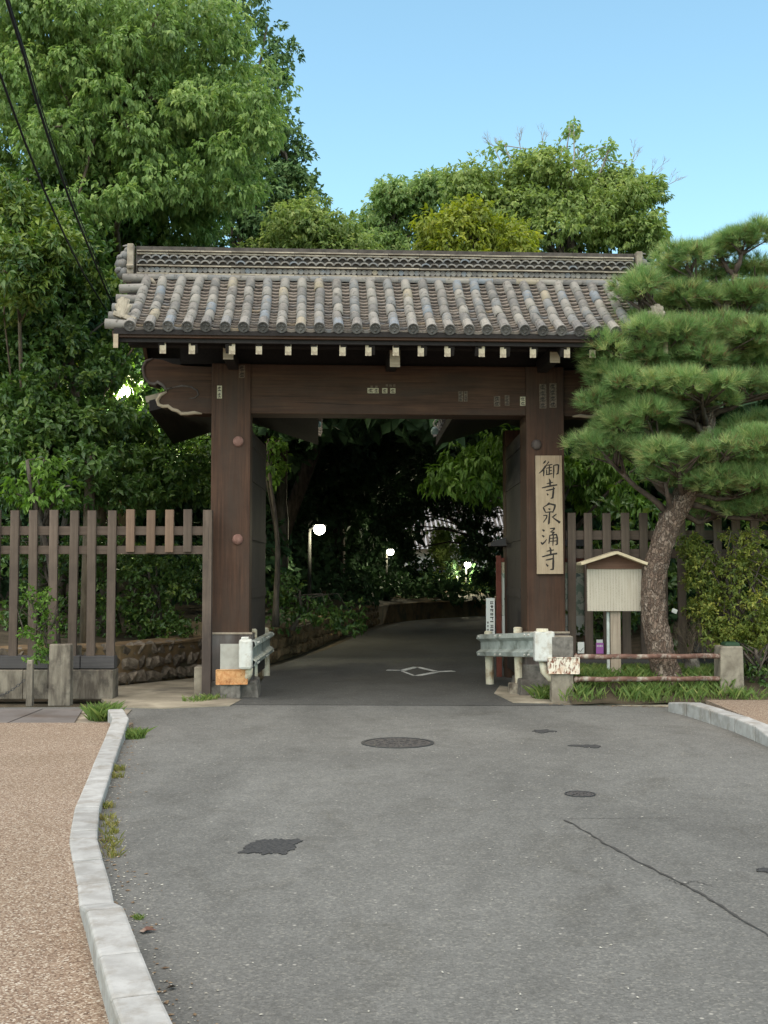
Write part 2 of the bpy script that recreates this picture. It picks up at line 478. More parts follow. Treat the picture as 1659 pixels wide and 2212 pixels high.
def mat_leaf(name, stops, trans=0.42, rough=0.5, spec=0.3):
    t = NT(name)
    a = t.node('ShaderNodeAttribute', attribute_name='tint')
    col = t.ramp(a.outputs['Fac'], stops)
    t.done(col, rough, spec)
    tr = t.node('ShaderNodeBsdfTranslucent')
    hs = t.node('ShaderNodeHueSaturation')
    hs.inputs['Saturation'].default_value = 1.15
    hs.inputs['Value'].default_value = 1.3
    t.l.new(col, hs.inputs['Color'])
    t.l.new(hs.outputs[0], tr.inputs[0])
    mx = t.node('ShaderNodeMixShader')
    mx.inputs[0].default_value = trans
    t.l.new(t.p.outputs[0], mx.inputs[1])
    t.l.new(tr.outputs[0], mx.inputs[2])
    t.l.new(mx.outputs[0], t.out.inputs[0])
    return t.m
M['leaf_bright'] = mat_leaf('bright_broadleaf', [(0, (0.113, 0.182, 0.057)), (0.5, (0.236, 0.350, 0.108)), (1, (0.410, 0.495, 0.167))])
M['leaf_dark'] = mat_leaf('dark_glossy_leaf', [(0, (0.042, 0.089, 0.023)), (0.6, (0.096, 0.168, 0.039)), (1, (0.211, 0.276, 0.057))], 0.28, 0.4, 0.45)
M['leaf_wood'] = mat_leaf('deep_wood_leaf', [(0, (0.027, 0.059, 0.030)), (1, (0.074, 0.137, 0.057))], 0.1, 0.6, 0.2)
M['leaf_conifer'] = mat_leaf('dark_conifer_spray', [(0, (0.075, 0.146, 0.059)), (1, (0.228, 0.327, 0.115))], 0.15, 0.6, 0.2)
M['leaf_olive'] = mat_leaf('olive_leaf', [(0, (0.139, 0.202, 0.063)), (0.6, (0.290, 0.378, 0.113)), (1, (0.450, 0.500, 0.185))])
M['leaf_yellow'] = mat_leaf('yellow_green_leaf', [(0, (0.142, 0.185, 0.031)), (0.6, (0.301, 0.347, 0.060)), (1, (0.476, 0.476, 0.091))])
M['leaf_grey'] = mat_leaf('grey_green_leaf', [(0, (0.152, 0.237, 0.084)), (0.7, (0.302, 0.412, 0.143)), (1, (0.450, 0.500, 0.212))])
M['leaf_fresh'] = mat_leaf('fresh_green_leaf', [(0, (0.070, 0.130, 0.020)), (0.6, (0.140, 0.250, 0.045)), (1, (0.240, 0.360, 0.080))], 0.35)
M['leaf_bush'] = mat_leaf('bush_leaf', [(0, (0.097, 0.140, 0.034)), (0.6, (0.252, 0.291, 0.063)), (0.9, (0.500, 0.465, 0.105)), (1, (0.500, 0.500, 0.147))])
M['needle'] = mat_leaf('pine_needle', [(0, (0.210, 0.143, 0.064)), (0.035, (0.178, 0.132, 0.058)), (0.06, (0.089, 0.171, 0.059)), (0.5, (0.222, 0.353, 0.117)), (1, (0.476, 0.500, 0.209))], 0.25, 0.5, 0.25)
M['grass'] = mat_leaf('grass_blade', [(0, (0.077, 0.134, 0.030)), (0.6, (0.171, 0.243, 0.062)), (1, (0.371, 0.366, 0.122))], 0.3)
M['dry_grass'] = mat_leaf('half_dry_weed', [(0, (0.11, 0.14, 0.03)), (0.6, (0.27, 0.25, 0.07)), (1, (0.42, 0.33, 0.14))], 0.3)
M['bark'] = mat_mottled('brown_bark', (0.05, 0.04, 0.032, 1), (0.13, 0.105, 0.085, 1), 5, (3, 3, 0.7), bump=0.8, bscale=12, bd=0.02)
M['bark_pale'] = mat_mottled('pale_trunk_bark', (0.09, 0.068, 0.048, 1), (0.17, 0.13, 0.09, 1), 5, (3, 3, 0.7), bump=0.8, bscale=12, bd=0.02)
M['twig'] = NT('bare_twig').done((0.30, 0.27, 0.25, 1), 0.9)

def mat_pinebark():
    t = NT('plated_pine_bark')
    w = t.noise(t.co('Object'), 9, 3)
    tc = t.node('ShaderNodeTexCoord')
    mp = t.node('ShaderNodeMapping')
    mp.inputs['Scale'].default_value = (1, 1, 0.42)
    t.l.new(tc.outputs['Object'], mp.inputs[0])
    off = t.node('ShaderNodeVectorMath', operation='ADD')
    t.l.new(mp.outputs[0], off.inputs[0])
    t.l.new(t.math('MULTIPLY', w, 0.22), off.inputs[1])
    v = off.outputs[0]
    e = t.voro(v, 21, 'DISTANCE_TO_EDGE')
    c = t.voro(v, 21, 'F1', 'Color')
    n = t.noise(t.co('Object', (1, 1, 0.6)), 24, 6, 0.7)
    sp = t.node('ShaderNodeSeparateColor'); t.l.new(c, sp.inputs[0])
    plate = t.ramp(sp.outputs[0], [(0, (0.19, 0.125, 0.092, 1)), (0.5, (0.29, 0.205, 0.155, 1)), (1, (0.40, 0.31, 0.245, 1))])
    plate = t.mix(t.ramp(n, [(0.35, (0.75,) * 3), (0.62, BLK)]), plate, (0.12, 0.085, 0.065, 1))
    col = t.mix(t.ramp(e, [(0.0, (0.25,) * 3), (0.13, WHT)]), (0.08, 0.055, 0.042, 1), plate)
    h = t.math('ADD', t.ramp(e, [(0.0, BLK), (0.2, WHT)]), t.math('MULTIPLY', n, 0.7))
    t.bump(h, 0.9, 0.025)
    return t.done(col, 0.9, 0.2)
M['pine_bark'] = mat_pinebark()
M['pine_branch'] = mat_mottled('dark_pine_branch', (0.05, 0.037, 0.03, 1), (0.11, 0.08, 0.062, 1), 12, bump=0.6, bscale=30, bd=0.01)

def mat_emit(name, col, s):
    t = NT(name)
    t.done(col, 0.3)
    t.p.inputs['Emission Color'].default_value = col
    t.p.inputs['Emission Strength'].default_value = s
    return t.m
M['lamp_metal'] = mat_mottled('dark_lamp_metal', (0.02, 0.02, 0.02, 1), (0.04, 0.04, 0.037, 1), 9, bump=0)
M['lamp_glow'] = mat_emit('lit_lamp', (1.0, 0.97, 0.78, 1), 14.0)
M['pendant'] = NT('pale_green_glass').done((0.30, 0.44, 0.42, 1), 0.3, 0.6)
M['hall_roof'] = mat_mottled('silver_grey_roof_tile', (0.34, 0.34, 0.36, 1), (0.5, 0.5, 0.52, 1), 2, bump=0)
M['hall_wall'] = mat_mottled('white_plaster', (0.6, 0.58, 0.53, 1), (0.72, 0.7, 0.66, 1), 2, bump=0)
# ------------------------------------------------------------------ the ground
def sheet(name, poly, z, mat, label, cat, thick=0.05):
    m = MB()
    m.prism(poly, z - thick, z)
    o = m.build(name, mat, fix=True)
    return tag(o, label, cat, kind='structure')

g = MB()
g.add([(-300, -300, -0.06), (300, -300, -0.06), (300, 300, -0.06), (-300, 300, -0.06)], [(0, 1, 2, 3)])
tag(g.build('ground', M['soil']), 'dark bare earth around the road and under the trees', 'ground', kind='structure')

# forecourt road, wide apron up to the gate
road_poly = [(-7, -9), (12, -9), (12, 13.35), (-2.1, 13.45), (-2.9, 13.2), (-7, 13.0)]
sheet('road', road_poly, 0.0, M['asphalt'], 'wide grey asphalt forecourt sweeping up to the timber gate', 'road')

# left edge of the road inside the gate, and its right edge
LEFT_EDGE = [(-1.62, 14.0), (-1.70, 16.0), (-1.83, 18.75), (-1.18, 22.7), (-0.37, 31.0), (0.6, 36.8), (1.9, 39.5), (3.7, 41.7), (9.0, 44.5), (16.0, 46.0)]
RIGHT_EDGE = [(2.0, 13.3), (1.9, 16.0), (1.9, 18.75), (2.3, 22.0), (3.6, 29.0), (5.0, 33.0), (7.0, 35.5), (10.0, 37.0), (16.0, 38.5)]
inner = [(-2.1, 13.45)] + LEFT_EDGE + list(reversed(RIGHT_EDGE))
m = MB()
n = min(len(LEFT_EDGE), len(RIGHT_EDGE))
def resample(pl, k):
    pl = [Vector((p[0], p[1], 0)) for p in pl]
    d = [0]
    for a, b in zip(pl, pl[1:]):
        d.append(d[-1] + (b - a).length)
    out = []
    for i in range(k):
        s = d[-1] * i / (k - 1)
        j = max(q for q in range(len(d)) if d[q] <= s + 1e-9)
        j = min(j, len(pl) - 2)
        t = (s - d[j]) / max(1e-9, d[j + 1] - d[j])
        out.append(pl[j].lerp(pl[j + 1], t))
    return out
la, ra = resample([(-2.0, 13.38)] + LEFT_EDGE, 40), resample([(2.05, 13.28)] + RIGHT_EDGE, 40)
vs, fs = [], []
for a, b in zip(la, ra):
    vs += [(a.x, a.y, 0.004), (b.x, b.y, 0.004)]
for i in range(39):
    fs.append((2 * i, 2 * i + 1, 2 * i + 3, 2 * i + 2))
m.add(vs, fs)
tag(m.build('inner_road', M['asphalt_in_shade'], fix=True), 'older asphalt lane with tree shade in its dark colour, running through the gate and bending right into the wood', 'road', kind='structure')

# left pavement of brown resin gravel
KERB_OUT = [(-2.31, 11.3), (-2.29, 10.1), (-1.94, 8.26), (-1.757, 7.24), (-1.56, 6.39), (-1.42, 5.94), (-1.28, 5.5), (-1.18, 5.2), (-1.015, 4.65), (-0.87, 4.235), (-0.728, 3.82), (-0.60, 3.47), (-0.34, 2.75), (-0.12, 2.1), (0.05, 1.4), (0.2, 0.4), (0.3, -1.0), (0.3, -9)]
def offset(pl, d):
    out = []
    for i, p in enumerate(pl):
        a = Vector(pl[max(i - 1, 0)]); b = Vector(pl[min(i + 1, len(pl) - 1)])
        t = (b - a).normalized()
        nrm = Vector((t.y, -t.x))
        q = Vector(p) + nrm * d
        out.append((q.x, q.y))
    return out
kin = offset(KERB_OUT, 0.13)
sw = MB()
pts = [p for p in kin if p[1] < 11.3]
pts = [(kin[0][0], 11.3)] + pts
poly = list(pts) + [(-9, -9), (-9, 11.36), (pts[0][0], 11.36)]
sw.prism(poly, -0.05, 0.055)
tag(sw.build('pavement', M['aggregate'], fix=True), 'brown resin gravel pavement on the left inside the curved kerb', 'pavement', kind='structure')
# right pavement
sheet('pavement', [(3.47, -9), (14, -9), (14, 12.75), (3.52, 12.75), (3.47, 9.0)], 0.125, M['aggregate'], 'strip of brown gravel pavement behind the right hand kerb', 'pavement', 0.12)

# packed earth at the foot of the gate
sheet('dirt_path', [(-3.05, 13.1), (-2.45, 13.0), (-1.75, 13.25), (-1.7, 13.9), (-2.0, 14.2), (-1.95, 16.6), (-2.6, 16.9), (-3.6, 15.5), (-3.4, 14.0)], 0.010, M['dirt'], 'pale earth path through the side opening left of the gate', 'path', 0.04)
sheet('dirt_verge', [(1.5, 13.55), (2.3, 13.42), (3.1, 13.2), (9, 13.0), (9, 14.6), (2.1, 14.6), (1.55, 15.6), (1.38, 14.6)], 0.010, M['dirt'], 'pale earth at the foot of the right gate pillar', 'ground', 0.04)
sheet('gutter_strip', [(-9, 12.85), (-2.78, 12.85), (-2.62, 11.37), (-9, 11.37)], 0.012, M['concrete'], 'stained concrete strip around the steel trench plates', 'ground', 0.04)

# planting bed behind the rails, a low mound
m = MB()
nx, ny = 26, 8
vs, fs = [], []
for j in range(ny + 1):
    for i in range(nx + 1):
        x = 2.15 + 9.0 * i / nx
        y = 13.3 + 2.2 * j / ny
        z = 0.02 + 0.22 * min(1, max(0, (y - 13.45) / 0.5)) + 0.03 * mnoise.noise(Vector((x * 2, y * 2, 0)))
        vs.append((x, y, z))
for j in range(ny):
    for i in range(nx):
        a = j * (nx + 1) + i
        fs.append((a, a + 1, a + nx + 2, a + nx + 1))
m.add(vs, fs)
tag(m.build('planting_bed', M['soil'], smooth=True), 'low earth bed with grass around the pine tree', 'flower bed', kind='structure')

# rising ground behind the stone wall and both sides of the lane
def bank(name, edge, side, label, h0=0.5, rise=0.9, far=24.0, y_lo=14):
    pl = resample(edge, 36)
    prof = [(0.0, h0), (0.6, h0 + 0.1), (2.0, h0 + rise * 0.22), (5.0, h0 + rise * 0.55), (10.0, h0 + rise), (far, h0 + rise * 1.6)]
    vs, fs = [], []
    for i, p in enumerate(pl):
        a = pl[max(0, i - 1)]; b = pl[min(len(pl) - 1, i + 1)]
        t = (b - a).normalized()
        nr = Vector((-t.y, t.x, 0)) * side
        for (d, h) in prof:
            q = p + nr * d
            vs.append((q.x, q.y, h + (0.25 * mnoise.noise(Vector((q.x * 0.4, q.y * 0.4, 1))) if d > 0.3 else 0)))
    k = len(prof)
    for i in range(len(pl) - 1):
        for j in range(k - 1):
            a = i * k + j
            fs.append((a, a + 1, a + k + 1, a + k))
    m = MB(); m.add(vs, fs)
    return tag(m.build(name, M['soil'], smooth=True, fix=True), label, 'hillside', kind='structure')
WALL_PATH = [(-7.5, 13.9), (-4.6, 14.8), (-3.46, 15.7), (-2.8, 17.1), (-2.15, 18.7), (-1.55, 22.7), (-0.75, 31.0), (0.2, 37.2), (1.6, 40.2), (3.5, 42.5), (9.0, 45.4), (16.0, 47.0)]
bank('hillside', WALL_PATH, 1, 'wooded earth bank rising behind the stone wall on the left')
bank('hillside', [(2.6, 16.6), (2.6, 18.75), (3.0, 22.0), (4.3, 28.5), (5.8, 32.3), (7.6, 34.6), (11, 36.2), (20, 37.5)], -1, 'wooded earth bank rising right of the lane', 0.05, 1.0, 20)

# ------------------------------------------------------------------ kerbs
def kerb(name, outer, width, heights, label, inset=0.0, brk=None, side=1, base=-0.04):
    """one kerb of stones, a stone between each pair of points"""
    root = empty(name, (0, 0, 0), 0, label, 'kerb', kind='structure')
    inn = offset(outer, width * side)
    for i in range(len(outer) - 1):
        a, b = Vector(outer[i]), Vector(outer[i + 1])
        c, d = Vector(inn[i]), Vector(inn[i + 1])
        g = 0.006 / max(0.2, (b - a).length)
        a2, b2 = a.lerp(b, g), b.lerp(a, g)
        c2, d2 = c.lerp(d, g), d.lerp(c, g)
        h0, h1 = heights[i]
        jz = random.uniform(-0.003, 0.003)
        m = MB()
        bt = 0.0
        vs = [(a2.x, a2.y, base), (b2.x, b2.y, base), (d2.x, d2.y, base), (c2.x, c2.y, base),
              (a2.x, a2.y, h0 + jz), (b2.x, b2.y, h1 + jz), (d2.x, d2.y, h1 + jz), (c2.x, c2.y, h0 + jz)]
        m.add(vs, [(0, 1, 2, 3), (4, 7, 6, 5), (0, 4, 5, 1), (1, 5, 6, 2), (2, 6, 7, 3), (3, 7, 4, 0)])
        m.build('kerb_stone', M['kerb'], root, fix=True, bevel=0.014)
    jm = MB()
    for i in range(1, len(outer) - 1):
        a, c = Vector(outer[i]), Vector(inn[i])
        t = (Vector(outer[i + 1]) - a).normalized() * 0.012
        h = min(heights[i - 1][1], heights[i][0]) - 0.012
        q0, q1 = a.lerp(c, 0.05), a.lerp(c, 0.95)
        jm.add([(q0.x - t.x, q0.y - t.y, h), (q0.x + t.x, q0.y + t.y, h), (q1.x + t.x, q1.y + t.y, h), (q1.x - t.x, q1.y - t.y, h),
                (q0.x - t.x, q0.y - t.y, -.03), (q0.x + t.x, q0.y + t.y, -.03), (q1.x + t.x, q1.y + t.y, -.03), (q1.x - t.x, q1.y - t.y, -.03)],
               [(0, 1, 2, 3), (0, 4, 5, 1), (1, 5, 6, 2), (2, 6, 7, 3), (3, 7, 4, 0)])
    jm.build('mortar_joints', M['kerb_joint'], root, fix=True)['kind'] = 'stuff'
    return root
ko = [G(286, 1515, .15), G(274, 1551, .15)]
lk = [(-2.62, 11.72), (-2.40, 10.98), (-2.29, 10.2), (-2.05, 8.85), (-1.94, 8.26), (-1.757, 7.24), (-1.61, 6.60), (-1.56, 6.39), (-1.42, 5.94), (-1.28, 5.5), (-1.17, 5.12), (-1.06, 4.80), (-0.87, 4.235), (-0.728, 3.82), (-0.565, 3.38), (-0.34, 2.75), (-0.12, 2.1), (0.05, 1.4), (0.2, 0.4), (0.3, -1.0), (0.3, -3.0), (0.3, -6.0)]
lh = [(.15, .15), (.15, .07)] + [(.065, .065)] * 8 + [(.08, .15)] + [(.15, .15)] * 11
kerb('kerb', lk, 0.152, lh[:len(lk) - 1], 'pale concrete kerb curving along the left pavement, dropped in the middle')
rk = [(3.30, 6.0), (3.30, 7.5), (3.31, 8.9), (3.33, 9.9), (3.335, 10.5), (3.33, 11.1), (3.27, 11.7), (3.20, 12.35), (3.10, 12.75)]
rh = [(.05, .05), (.05, .05), (.05, .05), (.07, .138), (.138, .138), (.138, .138), (.138, .138), (.138, .10)]
kerb('kerb', rk, 0.165, rh, 'short pale kerb with a sloped end on the right side', side=1)

# ------------------------------------------------------------------ things in the road
def manhole(name, c, r, label, spokes, group=None):
    root = empty(name, (c[0], c[1], 0.0), 0, label, 'manhole cover')
    m = MB()
    n = 40
    ring = lambda rr, z: [(rr * math.cos(2 * math.pi * k / n), rr * math.sin(2 * math.pi * k / n), z) for k in range(n)]
    m.add(ring(r, -0.03) + ring(r, 0.006) + ring(r * 0.91, 0.006) + ring(r * 0.91, -0.03), [tuple((j * n + k, j * n + (k + 1) % n, (j + 1) * n + (k + 1) % n, (j + 1) * n + k)) for j in range(3) for k in range(n)])
    m.build('frame', M['dark_metal'], root)
    m = MB()
    m.add(ring(r * 0.885, -0.03) + ring(r * 0.885, 0.004), [tuple((k, (k + 1) % n, n + (k + 1) % n, n + k)) for k in range(n)] + [tuple(range(n, 2 * n))])
    for k in range(spokes):
        a = 2 * math.pi * k / spokes
        for q in (0.25, 0.5, 0.72):
            m.box((r * q * math.cos(a + q), r * q * math.sin(a + q), 0.005), (r * 0.11, r * 0.045, 0.006), Matrix.Rotation(a + q, 3, 'Z'))
    m.build('lid', M['iron'], root)
    return root
c1 = G(859, 1605); manhole('manhole_cover', c1, 0.325, 'large round iron manhole lid in the middle of the road', 14)
c2 = G(1253, 1716); manhole('valve_cover', c2, 0.105, 'small round iron valve lid on the right of the road', 6)

def blot(name, c, rx, ry, rz, mat, label, cat, seed, z=0.005, n=70, amp=0.35):
    m = MB()
    vs = []
    for k in range(n):
        a = 2 * math.pi * k / n
        q = 1 + amp * mnoise.noise(Vector((math.cos(a) * 1.7 + seed, math.sin(a) * 1.7, seed * 3.1))) + 0.22 * mnoise.noise(Vector((math.cos(a) * 6 + seed, math.sin(a) * 6, seed))) + 0.09 * random.uniform(-1, 1)
        vs.append((rx * q * math.cos(a), ry * q * math.sin(a)))
    m.prism(vs, -0.004, 0.0)
    o = m.build(name, mat, None, (c.x, c.y, z), (0, 0, rz), fix=True)
    return tag(o, label, cat)
blot('asphalt_patch', G(592, 1829), 0.135, 0.20, R(-20), M['asphalt_patch'], 'black asphalt patch with ragged edge left of the road centre', 'asphalt patch', 3)
blot('asphalt_patch', G(1172, 1580), 0.10, 0.13, 0.4, M['asphalt_patch'], 'faint dark patch on the road nearest the grass', 'asphalt patch', 8, amp=0.8)
blot('asphalt_patch', G(1272, 1612), 0.115, 0.10, 0.2, M['asphalt_patch'], 'small dark patch on the road behind the valve lid', 'asphalt patch', 12, amp=0.9)
blot('asphalt_patch', G(1664, 1882), 0.06, 0.05, 0.2, M['asphalt_patch'], 'tiny dark patch at the right edge of the road', 'asphalt patch', 5, amp=0.6)

def strip(name, pts, w, mat, label, cat, z=0.0042, jit=0.02):
    m = MB()
    k = 60
    pl = resample([(p.x, p.y) for p in pts], k)
    vs, fs = [], []
    for i, p in enumerate(pl):
        t = (pl[min(k - 1, i + 1)] - pl[max(0, i - 1)]).normalized()
        nr = Vector((-t.y, t.x, 0))
        o = nr * (jit * mnoise.noise(Vector((i * 0.37, 1.3, pts[0].x))))
        ww = w * random.uniform(0.35, 1.3)
        a, b = p + o + nr * ww, p + o - nr * ww
        vs += [(a.x, a.y, z), (b.x, b.y, z)]
    for i in range(k - 1):
        fs.append((2 * i, 2 * i + 1, 2 * i + 3, 2 * i + 2))
    m.add(vs, fs)
    return tag(m.build(name, mat, fix=True), label, cat, kind='structure')
strip('road_crack', [G(1220, 1772), G(1330, 1836), G(1500, 1925), G(1600, 1985), G(1680, 2035)], 0.008, M['crack'], 'long diagonal crack in the asphalt on the right', 'crack')
strip('road_crack', [G(1225, 1770), G(1330, 1768), G(1480, 1768)], 0.003, M['crack'], 'thin crosswise crack in the asphalt below the valve lid', 'crack')

# worn white diamond
dm = empty('road_marking', (0, 0, 0), 0, 'worn white diamond painted on the lane just inside the gate', 'road marking', kind='structure')
def paint(a, b, w):
    m = MB()
    a, b = Vector((a.x, a.y, 0)), Vector((b.x, b.y, 0))
    t = (b - a).normalized(); nr = Vector((-t.y, t.x, 0)) * w / 2
    m.add([(p.x, p.y, 0.008) for p in (a + nr, a - nr, b - nr, b + nr)], [(0, 1, 2, 3)])
    m.build('painted_bar', M['marking'], dm, fix=True)
paint(G(835, 1448.5), G(866, 1449), 0.15)
paint(G(868, 1449.5), G(900, 1441.5), 0.12)
paint(G(902, 1442), G(943, 1451.5), 0.10)
paint(G(944, 1452), G(980, 1450.5), 0.17)
paint(G(942, 1453), G(900, 1461), 0.12)
paint(G(896, 1461), G(868, 1450.5), 0.05)

# steel trench plates on the left
plates = [(-5.4, -3.74), (-3.72, -3.05)]
labs = ['rust marked steel trench plate cut off by the left edge of the picture', 'shorter steel trench plate with slanted end nearest the kerb']
for (x0, x1), lb in zip(plates, labs):
    m = MB()
    sk = -0.25 if x1 > -3.5 else 0
    m.prism([(x0, 11.45), (x1, 11.45), (x1 + sk, 12.78), (x0, 12.78)], 0.012, 0.028)
    o = m.build('steel_plate', M['steel_plate'], fix=True)
    tag(o, lb, 'steel plate', 'steel plates over the gutter')

# loose grit and litter swept against the kerbs
def scatter(name, label, n, mat, size, pts, spread, flat=0.4):
    m = MB()
    for k in range(n):
        i = random.randrange(len(pts) - 1)
        a, b = Vector(pts[i]), Vector(pts[i + 1])
        p = a.lerp(b, random.random()) + Vector((abs(random.gauss(0, spread)), random.uniform(-.1, .1)))
        s_ = size * random.uniform(0.4, 1.3)
        rot = Matrix.Rotation(random.uniform(0, 6.3), 3, 'Z')
        vs = [rot @ Vector(q) for q in ((-s_, 0, 0), (0, -s_ * 0.5, 0), (s_, 0, 0), (0, s_ * 0.55, 0), (0, 0, s_ * flat))]
        m.add([v + Vector((p.x, p.y, 0.004)) for v in vs], [(0, 1, 4), (1, 2, 4), (2, 3, 4), (3, 0, 4)])
    return tag(m.build(name, mat, fix=False), label, name.replace('_', ' '), kind='stuff')
scatter('kerb_grit', 'loose grit gathered in the gutter along the left kerb', 420, M['grit'], 0.007, lk[2:18], 0.12)
scatter('leaf_litter', 'brown leaf and needle litter lying along the left kerb', 200, M['litter'], 0.014, lk[1:16], 0.09, 0.25)
scatter('road_grit', 'pale grit and scraps scattered over the asphalt', 220, M['grit'], 0.008, [(-1, 3), (0, 6), (0.5, 9), (0, 13)], 1.6)
scatter('leaf_litter', 'brown litter along the edge of the grass at the gate', 260, M['litter'], 0.016, [(1.6, 13.6), (2.3, 13.35), (3.1, 13.1)], 0.25, 0.25)
strip('road_crack', [G(1440, 1900), G(1470, 1912), G(1500, 1905), G(1540, 1915)], 0.003, M['crack'], 'short side crack branching off the long crack on the right', 'crack')
# ------------------------------------------------------------------ the gate
GATE_RZ = R(3.2)
gate = empty('temple_gate', (0.055, 14.4, 0), GATE_RZ, 'large dark timber temple gate with a grey tiled roof spanning the road', 'gate')
S = 173.6
def gx(x): return (x - 839) / S * (1.012 if x > 839 else 1.0)                       # local x on the pillar front plane
def gz(y): return 1.5 + (HY - y) / S

PIL = ((gx(457), gx(541)), (gx(1137), gx(1220)))
for i, (x0, x1) in enumerate(PIL):
    m = MB().span((x0, 0, 0.12), (x1, 0.46, 4.12))
    p = m.build('pillar', M['pillar'], gate, bevel=0.012)
    # domed nail covers
    caps = [(gx(515), gz(955)), (gx(515), gz(1166))] if i == 0 else [(gx(1159), gz(958))]
    for cx, cz in caps:
        m = MB()
        prof = [(0.0, -0.045), (0.030, -0.043), (0.055, -0.030), (0.066, -0.012), (0.068, 0.01)]
        n = 16
        vs = [(cx, prof[0][1], cz)]
        fs = []
        for r_, y_ in prof[1:]:
            vs += [(cx + r_ * math.cos(2 * math.pi * k / n), y_, cz + r_ * math.sin(2 * math.pi * k / n)) for k in range(n)]
        fs += [(0, 1 + k, 1 + (k + 1) % n) for k in range(n)]
        for j in range(len(prof) - 2):
            fs += [(1 + j * n + k, 1 + (j + 1) * n + k, 1 + (j + 1) * n + (k + 1) % n, 1 + j * n + (k + 1) % n) for k in range(n)]
        m.add(vs, fs)
        m.build('nail_cover', M['peg'] if i == 0 else M['skirt'], p, smooth=True, fix=True)
    xm = (x0 + x1) / 2
    # boarded skirt round the foot, and the stone base
    sk = MB()
    for s_ in ((x0 - 0.045, -0.04, x1 + 0.03, -0.002), ):
        sk.span((s_[0], s_[1], 0.20), (s_[2], s_[3], 0.76))
    sk.span((x0 - 0.045, 0.0, 0.20), (x0 - 0.002, 0.46, 0.76))
    sk.span((x1 + 0.002, 0.0, 0.20), (x1 + 0.045, 0.46, 0.76))
    q = sk.build('pillar_skirt', M['skirt'], gate, bevel=0.006)
    t = MB().span((x0 - 0.055, -0.05, 0.762), (x1 + 0.04, -0.001, 0.785))
    t.build('skirt_trim', M['sign_post'], q)
    m = MB()
    m.box((xm, 0.2, 0.09), (0.74, 0.72, 0.22), taper=0.94)
    m.build('base_stone', M['stone_grey'], gate, bevel=0.02)
    m = MB()
    if i == 0:
        m.box((x0 - 0.11, 0.05, 0.17), (0.12, 0.4, 0.40))
        m.build('side_stone', M['concrete'], gate, bevel=0.01)
    else:
        m.box((x0 + 0.09, -0.05, 0.22), (0.32, 0.10, 0.32))
        m.build('side_stone', M['stone_grey'], gate, bevel=0.01)

# great lintel with carved cloud ends
beam = MB().span((PIL[0][0] + 0.0, 0.035, gz(893)), (PIL[1][1], 0.44, 4.12)).build('lintel', M['beam'], gate, bevel=0.01)
carve = [(457, 792), (400, 790), (372, 786), (352, 778), (330, 775), (315, 781), (309, 795), (312, 815), (322, 828), (334, 831), (340, 826), (351, 832), (358, 842), (372, 838), (360, 846), (347, 853), (340, 864), (343, 874), (352, 878), (363, 877), (372, 884), (383, 887), (391, 893), (405, 893), (420, 891), (436, 893), (457, 893)]
for side in (-1, 1):
    poly = [(gx(x) if side < 0 else -gx(x) + 0.02, gz(y)) for x, y in carve]
    core = MB().prism_y(poly if side > 0 else list(reversed(poly)), 0.055, 0.42)
    o = core.build('carved_end', M['beam'], gate, fix=True)
    # pale worn lip round the lower lobe and the nose
    lip = MB()
    low = [p for p in poly[14:26]]
    lip.tube([(a, 0.052, b - 0.006) for a, b in low], [0.012] + [0.024] * (len(low) - 2) + [0.010], 6)
    lip.build('carved_rim', M['carved_edge'], o, smooth=True)
    lip = MB()
    top = [p for p in poly[4:14]]
    lip.tube([(a, 0.055, b) for a, b in top], [0.012] + [0.022] * (len(top) - 2) + [0.012], 6)
    lip.build('carved_rim', M['skirt'], o, smooth=True)
    sw_ = MB()
    f = (lambda x: gx(x)) if side < 0 else (lambda x: -gx(x) + 0.02)
    cur = [(372, 838), (392, 834), (412, 836), (425, 843), (428, 853), (420, 860), (407, 861)]
    sw_.tube([(f(x), 0.053, gz(y)) for x, y in cur], [0.008, 0.014, 0.015, 0.014, 0.012, 0.011, 0.004], 6)
    sw_.build('carved_swirl', M['skirt'], o, smooth=True)

# votive paper slips pasted on the timber
def slip(cx, cy, w, h, mat, rows=0, ink=True, y=0.031):
    x, z = gx(cx), gz(cy)
    o = MB().span((x - w / 2, y, z - h / 2), (x + w / 2, y + 0.003, z + h / 2)).build('paper_slip', mat, gate)
    if rows:
        m = MB()
        for k in range(rows):
            zz = z + h / 2 - h * (k + 0.5) / rows
            hh = h / rows
            m.span((x - w * 0.32, y - 0.0015, zz - hh * 0.34), (x + w * 0.32, y - 0.0002, zz - hh * 0.22))
            m.span((x - w * 0.28, y - 0.0016, zz + hh * 0.12), (x + w * 0.28, y - 0.0003, zz + hh * 0.24))
            m.span((x - w * 0.06, y - 0.0017, zz - hh * 0.3), (x + w * 0.06, y - 0.0004, zz + hh * 0.36))
            m.span((x - w * 0.34, y - 0.0014, zz - hh * 0.1), (x - w * 0.2, y - 0.0002, zz + hh * 0.1))
        m.build('slip_print', M['ink'], o)
slip(474, 848, 0.06, 0.16, M['paper_old'], 2, y=-0.004)
slip(522, 803, 0.075, 0.16, M['paper_worn'], 2, y=-0.004)
for cx, w in ((801, 0.085), (813, 0.06), (831.5, 0.066), (849, 0.066)):
    slip(cx, 841, w, 0.065, M['paper_old'], 1)
for cx, cy in ((803, 832.5), (813, 832.5), (836, 829.5), (844, 829.5), (852, 829.5)):
    slip(cx, cy, 0.03, 0.03, M['paper_worn'], 0)
slip(996, 852, 0.06, 0.13, M['paper_worn'], 3)
slip(1007, 852, 0.045, 0.13, M['paper_worn'], 3)
slip(1075, 862, 0.08, 0.13, M['paper_worn'], 2)
slip(1097, 860, 0.06, 0.13, M['paper_worn'], 3)
slip(1131.5, 861.5, 0.072, 0.115, M['paper_old'], 2)
